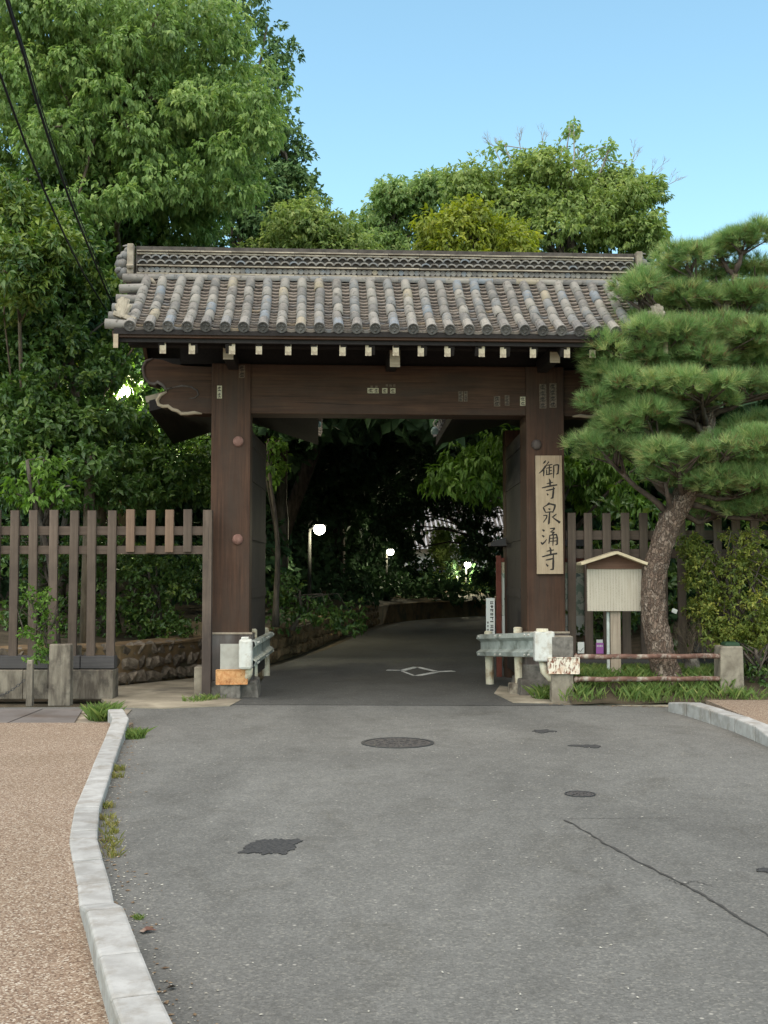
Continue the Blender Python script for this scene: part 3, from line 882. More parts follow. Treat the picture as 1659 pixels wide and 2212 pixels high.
slip(1174, 851, 0.09, 0.31, M['paper_worn'], 4, y=-0.004)
slip(1196, 849, 0.09, 0.31, M['paper_worn'], 4, y=-0.004)

# upper boarding over the lintel up to the purlins
MB().span((-2.6, 0.1, 4.125), (2.6, 0.36, 4.95)).build('upper_wall', M['soffit_shaded'], gate)
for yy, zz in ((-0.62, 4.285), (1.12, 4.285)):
    MB().span((-3.12, yy - 0.075, zz - 0.09), (3.12, yy + 0.075, zz + 0.085)).build('purlin', M['soffit_shaded'], gate, bevel=0.008)
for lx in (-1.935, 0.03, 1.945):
    a = MB().span((lx - 0.062, -0.80, 4.04), (lx + 0.062, 1.30, 4.193)).build('bracket_arm', M['soffit_shaded'], gate, bevel=0.006)
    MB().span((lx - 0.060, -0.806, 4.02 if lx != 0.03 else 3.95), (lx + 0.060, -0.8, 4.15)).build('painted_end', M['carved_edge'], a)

# roof: curved slope, local y from the eave inwards
Y_E, Z_E, Y_R = -1.15, 4.320, 0.25
def slope(q):                                          # q metres in from the eave
    return Z_E + 0.545 * q + 0.135 * q * q
def slope_at(q, front=True):
    dz = 0.545 + 0.27 * q
    y = Y_E + q if front else 2 * Y_R - (Y_E + q)
    return y, slope(q), math.atan(dz)
QMAX = 1.25
HALF = 3.21
deck = MB()
k = 8
vs, fs = [], []
for fr in (True, False):
    n0 = len(vs)
    for i in range(k + 1):
        q = 1.40 * i / k
        y, z, a = slope_at(q, fr)
        for x in (-HALF, HALF):
            vs.append((x, y, z - 0.025))
        for x in (-HALF, HALF):
            vs.append((x, y, z - 0.085))
    for i in range(k):
        a = n0 + 4 * i
        fs += [(a, a + 1, a + 5, a + 4), (a + 2, a + 6, a + 7, a + 3), (a, a + 4, a + 6, a + 2), (a + 1, a + 3, a + 7, a + 5)]
    fs.append((n0, n0 + 2, n0 + 3, n0 + 1))
deck.add(vs, fs)
roof = deck.build('roof', M['soffit_shaded'], gate, fix=True)

# eave boards
for fr in (True, False):
    sgn = 1 if fr else -1
    yb = lambda v: v if fr else 2 * Y_R - v
    MB().span((-HALF - 0.02, yb(-1.125), 4.205), (HALF + 0.02, yb(-1.05), 4.280)).build('eave_board', M['beam'], gate, bevel=0.004)
    MB().span((-HALF, yb(-1.085), 4.158), (HALF, yb(-1.03), 4.203)).build('eave_board', M['soffit_shaded'], gate)

# rafters with painted ends
RX = [337, 407, 481, 546, 608, 665, 730, 791, 845, 905, 965, 1025, 1088, 1149, 1213, 1277, 1337]
raf_me = None
for i, px in enumerate(RX):
    lx = (px - 839) * 13.35 / FPX
    if i == 0:
        m = MB().beam((0, -1.035, 4.100), (0, 0.25, 4.100 + 1.285 * 0.60), 0.074, 0.115)
        raf_me = m.mesh('rafter', M['soffit_shaded'])
        e = MB().span((-0.0355, -1.041, 4.033), (0.0355, -1.0352, 4.156))
        end_me = e.mesh('painted_end', M['cream'])
    r_ = link('rafter', raf_me, gate, (lx, 0, 0))
    link('painted_end', end_me, r_, (0, -0.012, random.uniform(-0.004, 0.004)), (0, 0, R(random.uniform(-3, 3))))
rear_me = MB().beam((0, 1.535, 4.100), (0, 0.25, 4.100 + 1.285 * 0.60), 0.074, 0.115).mesh('rear_rafter', M['soffit_shaded'])
for px in RX:
    link('rafter', rear_me, gate, ((px - 839) * 13.35 / FPX, 0, 0))
# barge boards at both gables
for s_ in (-1, 1):
    for fr in (True, False):
        m = MB()
        vs = []
        for i in range(9):
            q = 1.40 * i / 8
            y, z, a = slope_at(q, fr)
            for x in (s_ * (HALF - 0.05), s_ * (HALF - 0.005)):
                vs += [(x, y, z - 0.088), (x, y, z - 0.24)]
        fs = []
        for i in range(8):
            a = 4 * i
            fs += [(a, a + 1, a + 5, a + 4), (a + 2, a + 6, a + 7, a + 3), (a, a + 4, a + 6, a + 2), (a + 1, a + 3, a + 7, a + 5)]
        fs += [(0, 2, 3, 1), (32, 33, 35, 34)]
        m.add(vs, fs)
        b = m.build('barge_board', M['beam'], gate, fix=True)
        if fr:
            y, z, a = slope_at(0)
            MB().span((s_ * (HALF - 0.054), y - 0.008, z - 0.245), (s_ * (HALF), y - 0.002, z - 0.085)).build('painted_end', M['carved_edge'], b)

# ---- tiles
ROWS = 29
PITCHX = 0.2160
def half_tube(r0, r1, L, n=7, cap=False, arc=1.0):
    """half cylinder lying along +y from 0 to L, open below"""
    m = MB()
    vs = []
    for y, r in ((0, r0), (L, r1)):
        for k in range(n):
            a = math.pi * (0.5 - arc / 2 + arc * k / (n - 1))
            vs.append((r * math.cos(a), y, r * math.sin(a)))
    for y, r in ((0, r0 - 0.014), (L, r1 - 0.014)):
        for k in range(n):
            a = math.pi * (0.5 - arc / 2 + arc * k / (n - 1))
            vs.append((r * math.cos(a), y, r * math.sin(a)))
    fs = [(k, k + 1, n + k + 1, n + k) for k in range(n - 1)]
    fs += [(2 * n + k + 1, k + 1, k, 2 * n + k) for k in range(n - 1)]
    m.add(vs, fs)
    return m
cov_me = half_tube(0.063, 0.057, 0.262).mesh('cover_tile', M['tile'], True)
def disc_mesh():
    m = half_tube(0.063, 0.058, 0.25)
    n = 20
    ring = lambda r, y: [(r * math.cos(2 * math.pi * k / n), y, r * math.sin(2 * math.pi * k / n) - 0.004) for k in range(n)]
    rs = [(0.065, 0.03), (0.065, -0.012), (0.052, -0.012), (0.048, -0.002)]
    vs = []
    for r, y in rs:
        vs += ring(r, y)
    fs = []
    for j in range(len(rs) - 1):
        fs += [(j * n + k, j * n + (k + 1) % n, (j + 1) * n + (k + 1) % n, (j + 1) * n + k) for k in range(n)]
    fs.append(tuple(3 * n + k for k in range(n)))
    m.add(vs, fs)
    for a0 in (0.3, 0.3 + 2.094, 0.3 + 4.189):             # three commas
        pts = [(0.030 * math.cos(a0 + t) * (1 - 0.18 * t), -0.006, 0.030 * math.sin(a0 + t) * (1 - 0.18 * t) - 0.004) for t in (0, 0.4, 0.8, 1.2)]
        m.tube(pts, [0.011, 0.009, 0.006, 0.002], 5)
    me_ = m.mesh('eave_disc_tile', [M['tile'], M['disc_face']], False)
    for p in me_.polygons:
        if all(me_.vertices[q].co.y < -0.0015 or abs(me_.vertices[q].co.y + 0.002) < 1e-4 for q in p.vertices):
            p.material_index = 1
    return me_
disc_me = disc_mesh()
def pan_mesh():
    m = MB()
    W, L, th = 0.176, 0.125, 0.020
    n = 5
    vs = []
    for y, dz in ((0, 0.012), (L, -0.004)):
        for k in range(n):
            u = k / (n - 1) * 2 - 1
            vs.append((u * W / 2, y, dz + 0.022 * u * u - 0.018))
    for k in range(n):
        u = k / (n - 1) * 2 - 1
        vs.append((u * W / 2, 0, 0.012 - th + 0.022 * u * u - 0.018))
    fs = [(k, k + 1, n + k + 1, n + k) for k in range(n - 1)]
    fs += [(2 * n + k, 2 * n + k + 1, k + 1, k) for k in range(n - 1)]
    m.add(vs, fs)
    return m
pan_m = pan_mesh()
pan_me = pan_m.mesh('pan_tile', M['pan'], False)
def eave_pan_mesh():
    m = MB()
    W, L, th = 0.176, 0.125, 0.034
    n = 7
    vs = []
    f = lambda u: 0.030 * u * u - 0.022
    for y, dz in ((-0.012, 0.012), (L, -0.002)):
        for k in range(n):
            u = k / (n - 1) * 2 - 1
            vs.append((u * W / 2, y, dz + f(u)))
    for k in range(n):
        u = k / (n - 1) * 2 - 1
        vs.append((u * W / 2, -0.012, 0.012 - th + f(u)))
    fs = [(k, k + 1, n + k + 1, n + k) for k in range(n - 1)]
    fs += [(2 * n + k, 2 * n + k + 1, k + 1, k) for k in range(n - 1)]
    m.add(vs, fs)
    return m.mesh('eave_pan_tile', M['pan'])
eave_pan_me = eave_pan_mesh()

for i in range(ROWS):
    x = (i - (ROWS - 1) / 2) * PITCHX
    sway = random.uniform(-0.004, 0.004)
    q = 0.0
    for j in range(6):
        y, z, a = slope_at(q)
        me_ = disc_me if j == 0 else cov_me
        o = link('eave_disc_tile' if j == 0 else 'cover_tile', me_, roof, (x + sway + random.uniform(-0.004, 0.004), y - (0.03 if j == 0 else 0.0), z + 0.012 + random.uniform(-0.003, 0.004)), (a, R(random.uniform(-4, 4)), R(random.uniform(-1.2, 1.2))))
        q += 0.238 * math.cos(a)
NPAN = 17
stuff_pan = MB()
cells = []
for i in range(ROWS - 1):
    x = (i - (ROWS - 2) / 2) * PITCHX
    for j in range(NPAN):
        cells.append((j, i, x))
cells.sort()
kept = 0
for (j, i, x) in cells:
    q = 0.0
    q = j * 0.0735
    y, z, a = slope_at(q)
    lo = (x + random.uniform(-0.004, 0.004), y + random.uniform(-0.006, 0.006), z + 0.004 + random.uniform(-0.003, 0.003))
    rt = (a - 0.13, R(random.uniform(-1.5, 1.5)), R(random.uniform(-2.5, 2.5)))
    if kept < 300:
        link('eave_pan_tile' if j == 0 else 'pan_tile', eave_pan_me if j == 0 else pan_me, roof, lo, rt)
        kept += 1
    else:
        mt = Matrix.Translation(lo) @ Matrix.Rotation(rt[2], 4, 'Z') @ Matrix.Rotation(rt[1], 4, 'Y') @ Matrix.Rotation(rt[0], 4, 'X')
        stuff_pan.add([mt @ Vector(p) for p in pan_m.v], pan_m.f)
sp_o = stuff_pan.build('upper_pan_tiles', M['pan'], roof)
sp_o['kind'] = 'stuff'
# rear slope, out of the photograph: rows joined
rear = MB()
ht = half_tube(0.063, 0.063, 1.42, 6)
for i in range(ROWS):
    x = (i - (ROWS - 1) / 2) * PITCHX
    for j in range(5):
        q = 0.25 * j
        y0, z0, _ = slope_at(q, False)
        y1, z1, _ = slope_at(q + 0.26, False)
        rear.beam((x, y0, z0 + 0.02), (x, y1, z1 + 0.02), 0.11, 0.09)
ro = rear.build('rear_tiles', M['tile'], roof)
ro['kind'] = 'stuff'

# gable edge tiles pointing outwards
vt = half_tube(0.058, 0.055, 0.30, 10, arc=1.9)
vs2 = []
edge_me = vt.mesh('verge_tile', M['tile'], True)
for s_ in (-1, 1):
    for j in range(6):
        q = 0.06 + j * 0.23
        y, z, a = slope_at(q)
        link('verge_tile', edge_me, roof, (s_ * 3.315, y, z + 0.012), (R(random.uniform(-3, 3)), 0, R(-90 if s_ < 0 else 90) + R(random.uniform(-3, 3))))
    for j in range(3):
        y, z, a = slope_at(0.0)
    # shell-like ornament at the lower corner
    orn = MB()
    y, z, a = slope_at(0.16)
    for k in range(5):
        ang = R(-70 + 35 * k)
        c = Vector((s_ * 3.12 + 0.10 * math.sin(ang) * 0.7, y - 0.06, z + 0.13 + 0.13 * math.cos(ang)))
        orn.tube([(s_ * 3.12, y - 0.09, z + 0.03), c, c + Vector((0.03 * math.sin(ang), 0.06, 0.02))], [0.03, 0.038, 0.012], 7)
    orn.box((s_ * 3.10, y - 0.05, z + 0.045), (0.26, 0.12, 0.05), Matrix.Rotation(s_ * -0.3, 3, 'Y'))
    orn.build('corner_ornament', M['noshi'], roof, smooth=False)

# ridge, built up in courses
RB = slope(1.22)                                       # about 5.13
ridge = MB().span((-3.17, Y_R - 0.13, RB - 0.12), (3.17, Y_R + 0.13, RB + 0.43)).build('ridge', M['tile_dark'], gate)
zc = RB + 0.015
roll_me = half_tube(0.045, 0.043, 0.305, 8, arc=1.5).mesh('ridge_roll_tile', M['ridge_tile'], True)
yf = Y_R - 0.17
k = 0
x = -3.17
while x < 3.05:
    link('ridge_roll_tile', roll_me, ridge, (x, yf + random.uniform(-.004, .004), zc + 0.010), (0, 0, R(-90)))
    x += 0.30
# row of round tile ends
n = 12
m = MB()
vs = []
for r_, y_ in ((0.0335, 0.06), (0.0335, 0.0), (0.026, 0.0), (0.023, 0.008)):
    vs += [(r_ * math.cos(2 * math.pi * q / n), y_, r_ * math.sin(2 * math.pi * q / n)) for q in range(n)]
fs = [(j * n + q, j * n + (q + 1) % n, (j + 1) * n + (q + 1) % n, (j + 1) * n + q) for j in range(3) for q in range(n)]
fs.append(tuple(3 * n + q for q in range(n)))
m.add(vs, fs)
end_tile_me = m.mesh('round_end_tile', M['ridge_tile'])
for q in range(94):
    link('round_end_tile', end_tile_me, ridge, (-3.10 + q * 0.0667, Y_R - 0.165, zc + 0.110 + random.uniform(-.003, .003)))
# flat slats
sl1 = MB().span((0, -0.185, -0.008), (0.390, 0.185, 0.008)).mesh('ridge_slat', M['noshi'])
sl2 = MB().span((0, -0.165, -0.010), (0.390, 0.165, 0.010)).mesh('ridge_slat', M['noshi'])
for zoff, me_ in ((0.060, sl1), (0.160, sl1), (0.318, sl2), (0.346, sl1)):
    for q in range(16):
        link('ridge_slat', me_, ridge, (-3.15 + q * 0.3945, Y_R + random.uniform(-.004, .004), zc + zoff + random.uniform(-.002, .002)))
# overlapping wave tiles
def wave_mesh():
    m = MB()
    n = 7
    vs = []
    for y in (0.0, 0.06):
        for r_ in (0.070, 0.052):
            for q in range(n):
                a = math.pi * (0.10 + 0.80 * q / (n - 1))
                vs.append((r_ * math.cos(a) * 1.0, y, (r_ * math.sin(a)) - 0.022))
    fs = []
    for q in range(n - 1):
        fs += [(q, n + q, n + q + 1, q + 1), (q, q + 1, 2 * n + q + 1, 2 * n + q), (n + q, 3 * n + q, 3 * n + q + 1, n + q + 1)]
    m.add(vs, fs)
    return m.mesh('wave_tile', M['ridge_tile'])
wave_me = wave_mesh()
for row in range(2):
    for q in range(56):
        x = -3.08 + q * 0.1113 + row * 0.0548
        link('wave_tile', wave_me, ridge, (x, Y_R - 0.165 - 0.004 * row, zc + 0.194 + row * 0.062), (0, R(random.uniform(-3, 3)), 0))
# capping tiles
cap_me = half_tube(0.075, 0.073, 0.315, 9).mesh('cap_tile', M['ridge_tile'], True)
x = -2.95
while x < 2.85:
    link('cap_tile', cap_me, ridge, (x, Y_R, zc + 0.352 + random.uniform(-.003, .003)), (0, R(0), R(-90)))
    x += 0.308
# ridge-end ornaments
for s_ in (-1, 1):
    m = MB()
    m.span((s_ * 3.19, Y_R - 0.20, zc - 0.06), (s_ * 3.27, Y_R - 0.06, zc + 0.43))
    m.tube([(s_ * 3.23, Y_R - 0.19, zc + 0.12), (s_ * 3.23, Y_R - 0.21, zc + 0.16)], [0.045, 0.05], 8)
    m.build('ridge_end_post', M['noshi'], ridge, bevel=0.012)
    m = MB()
    for (dx, dz, r_) in ((0.06, 0.30, 0.085), (0.10, 0.20, 0.10), (0.08, 0.09, 0.10), (0.03, 0.37, 0.06), (0.13, 0.28, 0.05), (0.14, 0.12, 0.06)):
        m.tube([(s_ * (3.26 + dx - 0.03), Y_R - 0.12, zc + dz), (s_ * (3.26 + dx), Y_R + 0.02, zc + dz + 0.02), (s_ * (3.26 + dx - 0.03), Y_R + 0.14, zc + dz)], [r_ * 0.5, r_, r_ * 0.5], 8)
    m.tube([(s_ * 3.22, Y_R - 0.05, zc + 0.36), (s_ * 3.27, Y_R - 0.10, zc + 0.43), (s_ * 3.34, Y_R - 0.10, zc + 0.42)], [0.03, 0.022, 0.006], 6)
    m.build('demon_tile', M['ridge_tile'], ridge, smooth=True)
    m = MB().tube([(s_ * 3.07, Y_R - 0.20, zc - 0.03), (s_ * 2.96, Y_R - 0.23, zc - 0.04), (s_ * 2.90, Y_R - 0.25, zc - 0.10)], [0.03, 0.035, 0.015], 7)
    m.build('yellow_lichen_tile', M['noshi'], ridge, smooth=True)

# doors folded back, rear struts, tie beams and the little roofs over them
for s_, (x0, x1) in zip((-1, 1), PIL):
    xi = x1 if s_ < 0 else x0                          # inner face
    root_x = xi - s_ * 0.0
    xd0 = xi + s_ * 0.09 if s_ < 0 else xi + 0.01
    a, b = (xi - 0.09, xi - 0.012) if s_ < 0 else (xi + 0.012, xi + 0.09)
    door = MB().span((a, 0.47, 0.16), (b, 2.28, 3.34)).build('door', M['door'], gate, bevel=0.006)
    for zz in (0.5, 1.25, 2.0, 2.75, 3.2):
        f0 = b if s_ < 0 else a - 0.012
        MB().span((f0, 0.49, zz - 0.06), (f0 + 0.012, 2.26, zz + 0.06)).build('door_rail', M['door'], door)
    pv = Vector((xi, 0.47, 0))
    door.rotation_euler = (0, 0, -GATE_RZ)
    door.location = pv - Matrix.Rotation(-GATE_RZ, 3, 'Z') @ pv
    xm = (x0 + x1) / 2
    MB().span((xm - 0.13, 2.32, 0.0), (xm + 0.13, 2.58, 3.6)).build('rear_strut', M['pillar'], gate, bevel=0.01)
    MB().span((xm - 0.07, 0.47, 2.9), (xm + 0.07, 2.31, 3.12)).build('tie_beam', M['soffit_shaded'], gate)
    MB().span((xm - 0.07, 0.47, 1.2), (xm + 0.07, 2.31, 1.38)).build('tie_beam', M['soffit_shaded'], gate)
    # small gabled roof running back
    m = MB()
    yA, yB = 0.5, 3.0
    zr0, zr1 = 4.02, 3.93
    ze0, ze1 = 3.72, 3.58
    w_ = 1.08
    vs = []
    for (yy, zr, ze) in ((yA, zr0, ze0), (yB, zr1, ze1)):
        for sx, zz in ((-w_, ze), (0, zr), (w_, ze)):
            vs += [(xm + sx, yy, zz), (xm + sx, yy, zz - 0.14)]
    fs = [(0, 2, 8, 6), (2, 4, 10, 8), (1, 7, 9, 3), (3, 9, 11, 5), (0, 6, 7, 1), (4, 5, 11, 10), (0, 1, 3, 2), (2, 3, 5, 4), (6, 8, 9, 7), (8, 10, 11, 9)]
    m.add(vs, fs)
    sr = m.build('side_roof', M['soffit_shaded'], gate, fix=True)
    t = MB()
    for k in range(11):
        yy = yA + 0.08 + k * 0.236
        f = (yy - yA) / (yB - yA)
        for sx in (-1, 1):
            zr, ze = zr0 + (zr1 - zr0) * f, ze0 + (ze1 - ze0) * f
            t.beam((xm, yy, zr + 0.03), (xm + sx * (w_ + 0.05), yy, ze + 0.02), 0.11, 0.08)
    tt = t.build('side_roof_tiles', M['tile'], sr)
    tt['kind'] = 'stuff'
    # hanging green-glass pendant on a twisted cord, inside the gate
# pendants
for nm, (px, py0, py1), lb in (('left', (686, 902, 916), 'pale glass pendant hanging at the upper left inside the gate opening'), ('right', (939, 908, 931), 'pale green glass pendant on a twisted cord at the upper right inside the gate opening')):
    r_ = empty('hanging_pendant', P(px, py1, 16.2), 0, lb, 'pendant', 'pendants hung inside the gate')
    top = 4.05 - r_.location.z
    m = MB()
    pts = [(0.016 * math.cos(k * 1.1), 0.016 * math.sin(k * 1.1), 0.05 + (top - 0.05) * k / 24) for k in range(25)]
    m.tube(pts, 0.011, 5)
    m.build('cord', M['paper'] if nm == 'right' else M['galv'], r_, smooth=True)
    m = MB()
    m.tube([(0, 0, -0.05), (0, 0, -0.045), (0, 0, 0.0), (0, 0, 0.04), (0, 0, 0.06)], [0.01, 0.045, 0.055, 0.04, 0.012], 12)
    m.build('glass', M['pendant'], r_, smooth=True)

# ---- name board on the right pillar, brushed characters
bx, bz0, bz1 = (gx(1157) + gx(1215)) / 2, gz(1240), gz(982)
gm = Matrix.Translation((0.055, 14.4, 0)) @ Matrix.Rotation(GATE_RZ, 4, 'Z')
bw, bh = 58 / S, bz1 - bz0
nb = empty('name_board', gm @ Vector((bx, -0.022, bz0)), GATE_RZ, 'tall pale wooden board with five brushed characters on the right pillar', 'sign')
nb.rotation_euler = (0, R(-0.35), GATE_RZ)
MB().span((-bw / 2, -0.02, 0), (bw / 2, 0.02, bh)).build('board', M['board'], nb, bevel=0.004)
STROKES = [
 [[(382,272,8),(362,300,22),(340,325,6)], [(398,335,8),(372,370,22),(335,430,20),(282,478,8)], [(352,405,10),(352,450,19),(348,522,11)],
  [(425,292,16),(402,322,12),(388,350,5)], [(392,352,8),(440,342,14),(475,336,9)], [(382,398,9),(430,388,14),(472,380,9)], [(430,345,12),(430,420,16),(428,488,13)],
  [(390,415,10),(392,460,15),(390,495,10)], [(432,438,9),(465,430,12)], [(380,500,10),(430,490,16),(475,478,9)],
  [(490,352,9),(535,342,16),(562,345,18),(558,420,17),(552,480,18),(528,492,7)], [(492,350,14),(492,440,17),(490,552,8)]],
 [[(428,562,10),(442,600,22),(442,690,18)], [(392,642,9),(440,630,16),(482,618,10)], [(325,708,12),(430,680,20),(545,658,16)], [(384,750,10),(450,735,17),(512,718,12)],
  [(492,690,14),(488,780,22),(480,862,22),(450,874,8)], [(396,795,10),(416,822,20)]],
 [[(432,935,10),(412,965,20),(385,992,8)], [(345,1012,16),(360,1050,20),(382,1096,12)], [(350,1010,9),(395,980,14),(440,958,18),(515,978,22),(505,1030,20),(478,1098,13)], [(382,1094,9),(430,1086,14),(482,1084,10)],
  [(418,1034,14),(446,1048,22)], [(436,1092,14),(432,1180,20),(428,1255,24),(418,1282,8)], [(346,1142,10),(400,1138,14),(392,1180,15),(348,1250,9)], [(535,1118,10),(505,1145,17),(474,1168,9)], [(470,1160,10),(520,1205,17),(582,1250,26),(560,1258,10)]],
 [[(335,1362,14),(365,1386,26)], [(332,1452,14),(362,1478,24)], [(314,1560,14),(336,1590,22),(366,1560,16),(398,1515,8)],
  [(442,1348,11),(508,1342,18),(500,1362,14),(462,1390,10)], [(445,1398,10),(502,1408,20),(470,1440,10)], [(440,1452,12),(436,1520,18),(428,1585,10)], [(440,1452,10),(535,1440,18),(548,1500,18),(546,1592,20),(520,1604,8)],
  [(444,1502,9),(534,1492,12)], [(444,1548,9),(534,1540,12)], [(490,1448,13),(488,1530,16),(484,1618,9)]],
 [[(440,1636,10),(455,1680,22),(456,1758,18)], [(396,1704,10),(450,1692,18),(502,1682,11)], [(330,1790,12),(440,1758,20),(548,1738,20)], [(384,1842,10),(450,1828,17),(502,1812,12)],
  [(492,1762,14),(492,1870,24),(490,1985,22),(448,1990,9)], [(390,1898,10),(416,1940,22)]],
]
def brush(strokes):
    m = MB()
    sx = bw / 376.0
    sz = bh / 1865.0
    for si, st in enumerate(strokes):
        pl = []
        for (a, b) in zip(st, st[1:]):
            for t in (0, 0.25, 0.5, 0.75):
                pl.append([a[i] + (b[i] - a[i]) * t for i in range(3)])
        pl.append(list(st[-1]))
        pts = []
        for p in pl:
            x0l = 233 + (p[1] - 195) * 30 / 1865
            pts.append((Vector(((p[0] - x0l) * sx - bw / 2, 0, bh - (p[1] - 195) * sz)), p[2] * sx * 0.62))
        n = len(pts)
        yy = -0.0212 - 0.0002 * si
        vs = []
        for i, (p, w) in enumerate(pts):
            t = (pts[min(n - 1, i + 1)][0] - pts[max(0, i - 1)][0])
            t.normalize()
            nr = Vector((-t.z, 0, t.x))
            a, b = p + nr * w, p - nr * w
            vs += [(a.x, yy, a.z), (b.x, yy, b.z), (b.x, -0.0195, b.z), (a.x, -0.0195, a.z)]
        fs = [(0, 1, 2, 3)]
        for i in range(n - 1):
            for j in range(4):
                fs.append((4 * i + j, 4 * i + (j + 1) % 4, 4 * i + 4 + (j + 1) % 4, 4 * i + 4 + j))
        fs.append(tuple(4 * (n - 1) + j for j in (3, 2, 1, 0)))
        m.add(vs, fs)
    return m
for st in STROKES:
    brush(st).build('character', M['ink'], nb, fix=True)
# ------------------------------------------------------------------ fences
def fence(name, x_of, Y, tops, full, label, rails, rng, ztop=2.28, zsill=(0.37, 0.53), newer=(), short_to=1.72, w=0.10):
    root = empty(name, (0, Y, 0), 0, label, 'fence')
    full_me = MB().box((0, 0, (zsill[1] + ztop) / 2), (w, 0.05, ztop - zsill[1])).mesh('picket', M['picket'])
    short_me = MB().box((0, 0, (short_to + ztop) / 2), (w, 0.05, ztop - short_to)).mesh('picket', M['picket'])
    new_me = short_me.copy(); new_me.materials[0] = M['picket_new']
    for i, x in enumerate(tops):
        me_ = full_me if full[i] else (new_me if i in newer else short_me)
        o = link('picket', me_, root, (x, -0.03 + random.uniform(-.003, .003), random.uniform(-0.008, 0.008)), (0, R(random.uniform(-0.35, 0.35)), 0))
    for (z0, z1) in rails:
        MB().span((rng[0], 0.0, z0), (rng[1], 0.07, z1)).build('rail', M['rail'], root, bevel=0.004)
    return root
FY = 14.1
pc = [-58, -5.5, 35, 77, 119, 161, 202, 243.5, 285, 325.5, 366.5, 408]
xs = [P(x, 1102, FY).x for x in pc]
full = [1, 1, 1, 1, 1, 1, 1, 1, 0, 0, 0, 0]
zr = lambda y: P(0, y, FY).z
lf = fence('picket_fence', None, FY, xs, full, 'grey brown picket fence on a concrete footing left of the gate, with a side opening', [(zr(1156), zr(1137)), (zr(1197), zr(1179))], (-5.6, P(440, 1150, FY).x), newer=(8, 10, 9), zsill=(zr(1443), zr(1417)), ztop=zr(1102), short_to=zr(1193.5))
MB().span((P(440, 1102, FY).x, -0.05, 0.02), (P(457, 1102, FY).x + 0.01, 0.07, zr(1102))).build('end_post', M['picket'], lf)
xe = P(250, 1440, FY).x
for (a, b) in ((-5.6, P(176, 1430, FY).x), (P(178, 1430, FY).x, xe)):
    MB().span((a, -0.09, zr(1443)), (b, 0.09, zr(1416))).build('sill', M['sill'], lf, bevel=0.006)
for (a, b) in ((-5.6, P(57, 1440, FY).x), (P(57.6, 1440, FY).x, P(150, 1440, FY).x), (P(150.8, 1440, FY).x, xe)):
    MB().span((a, -0.14, 0.0), (b, 0.16, zr(1445) - random.uniform(0, .004))).build('footing', M['old_concrete'], lf, bevel=0.012)

FYR = 14.75
pr = [1232, 1269, 1309, 1350.5, 1389, 1429, 1469, 1509, 1549, 1589, 1629, 1669, 1709, 1750]
xs = [P(x, 1108, FYR).x for x in pr]
zq = lambda y: P(1300, y, FYR).z
rf = fence('picket_fence', None, FYR, xs, [1] * len(xs), 'dark picket fence right of the gate, half hidden by pine and bush', [(zq(1166), zq(1146)), (zq(1206), zq(1186))], (P(1222, 1150, FYR).x, xs[-1] + 0.2), zsill=(0.30, 0.45), ztop=zq(1108))
MB().span((P(1222, 1400, FYR).x, -0.08, 0.30), (xs[-1] + 0.2, 0.08, 0.44)).build('sill', M['sill'], rf, bevel=0.006)
for (a, b) in ((P(1240, 1440, FYR).x, P(1305, 1440, FYR).x), (P(1306, 1440, FYR).x, P(1420, 1440, FYR).x), (P(1421, 1440, FYR).x, xs[-1] + 0.2)):
    MB().span((a, -0.18, 0.0), (b, 0.14, 0.30 - random.uniform(0.0, .01))).build('footing', M['concrete'], rf, bevel=0.012)

# ------------------------------------------------------------------ posts in front of the left fence
def post_at(name, x0, x1, ytop, ybase, depth, mat, label, cat, taper=0.96, bevel=0.012):
    a, b = G(x0, ybase), G(x1, ybase)
    Y = a.y
    h = P((x0 + x1) / 2, ytop, Y).z
    m = MB().box((0, depth / 2, h / 2), (b.x - a.x, depth, h), taper=taper)
    o = m.build(name, mat, None, ((a.x + b.x) / 2, Y, 0), bevel=bevel)
    return tag(o, label, cat), Y, h
slab, _, _ = post_at('concrete_post', 103, 151, 1392, 1526, 0.14, M['old_concrete'], 'broad streaked concrete slab post in front of the left fence', 'post')
thin = empty('round_post', G(167, 1503), 0, 'slim old pipe post just right of the broad slab post', 'post')
MB().tube([(0, 0, 0), (0, 0, 0.62)], 0.045, 12).build('pipe', M['old_concrete'], thin, smooth=False)
MB().tube([(0, 0, 0.40), (0, 0, 0.43)], 0.052, 12).build('clamp', M['dark_metal'], thin)
cp = empty('chain_post', G(62, 1527), 0, 'low weathered post holding the chain at the left edge', 'post')
MB().box((0, 0.04, 0.24), (0.075, 0.075, 0.48), taper=0.9).build('post', M['old_concrete'], cp, bevel=0.008)
MB().box((0, 0.04, 0.50), (0.062, 0.062, 0.05)).build('cap', M['concrete'], cp, bevel=0.008)
# chain of single links
ch = empty('chain', (G(62, 1527).x, 13.07, 0), 0, 'rusty chain sagging from the low post out of the picture to the left', 'chain')
lk_m = MB().tube([(0.022 * math.cos(t) , 0, 0.012 * math.sin(t)) for t in [2 * math.pi * k / 10 for k in range(11)]], 0.0045, 5, cap=False).mesh('chain_link', M['iron'], True)
Lc = 0.86
for k in range(30):
    f = k / 29
    x = -0.04 - Lc * f
    z = 0.30 - 0.20 * 4 * f * (1 - f)
    dz = -0.20 * 4 * (1 - 2 * f) / -Lc
    link('chain_link', lk_m, ch, (x, 0.03, z), (R(90 * (k % 2)), -math.atan(dz), 0))

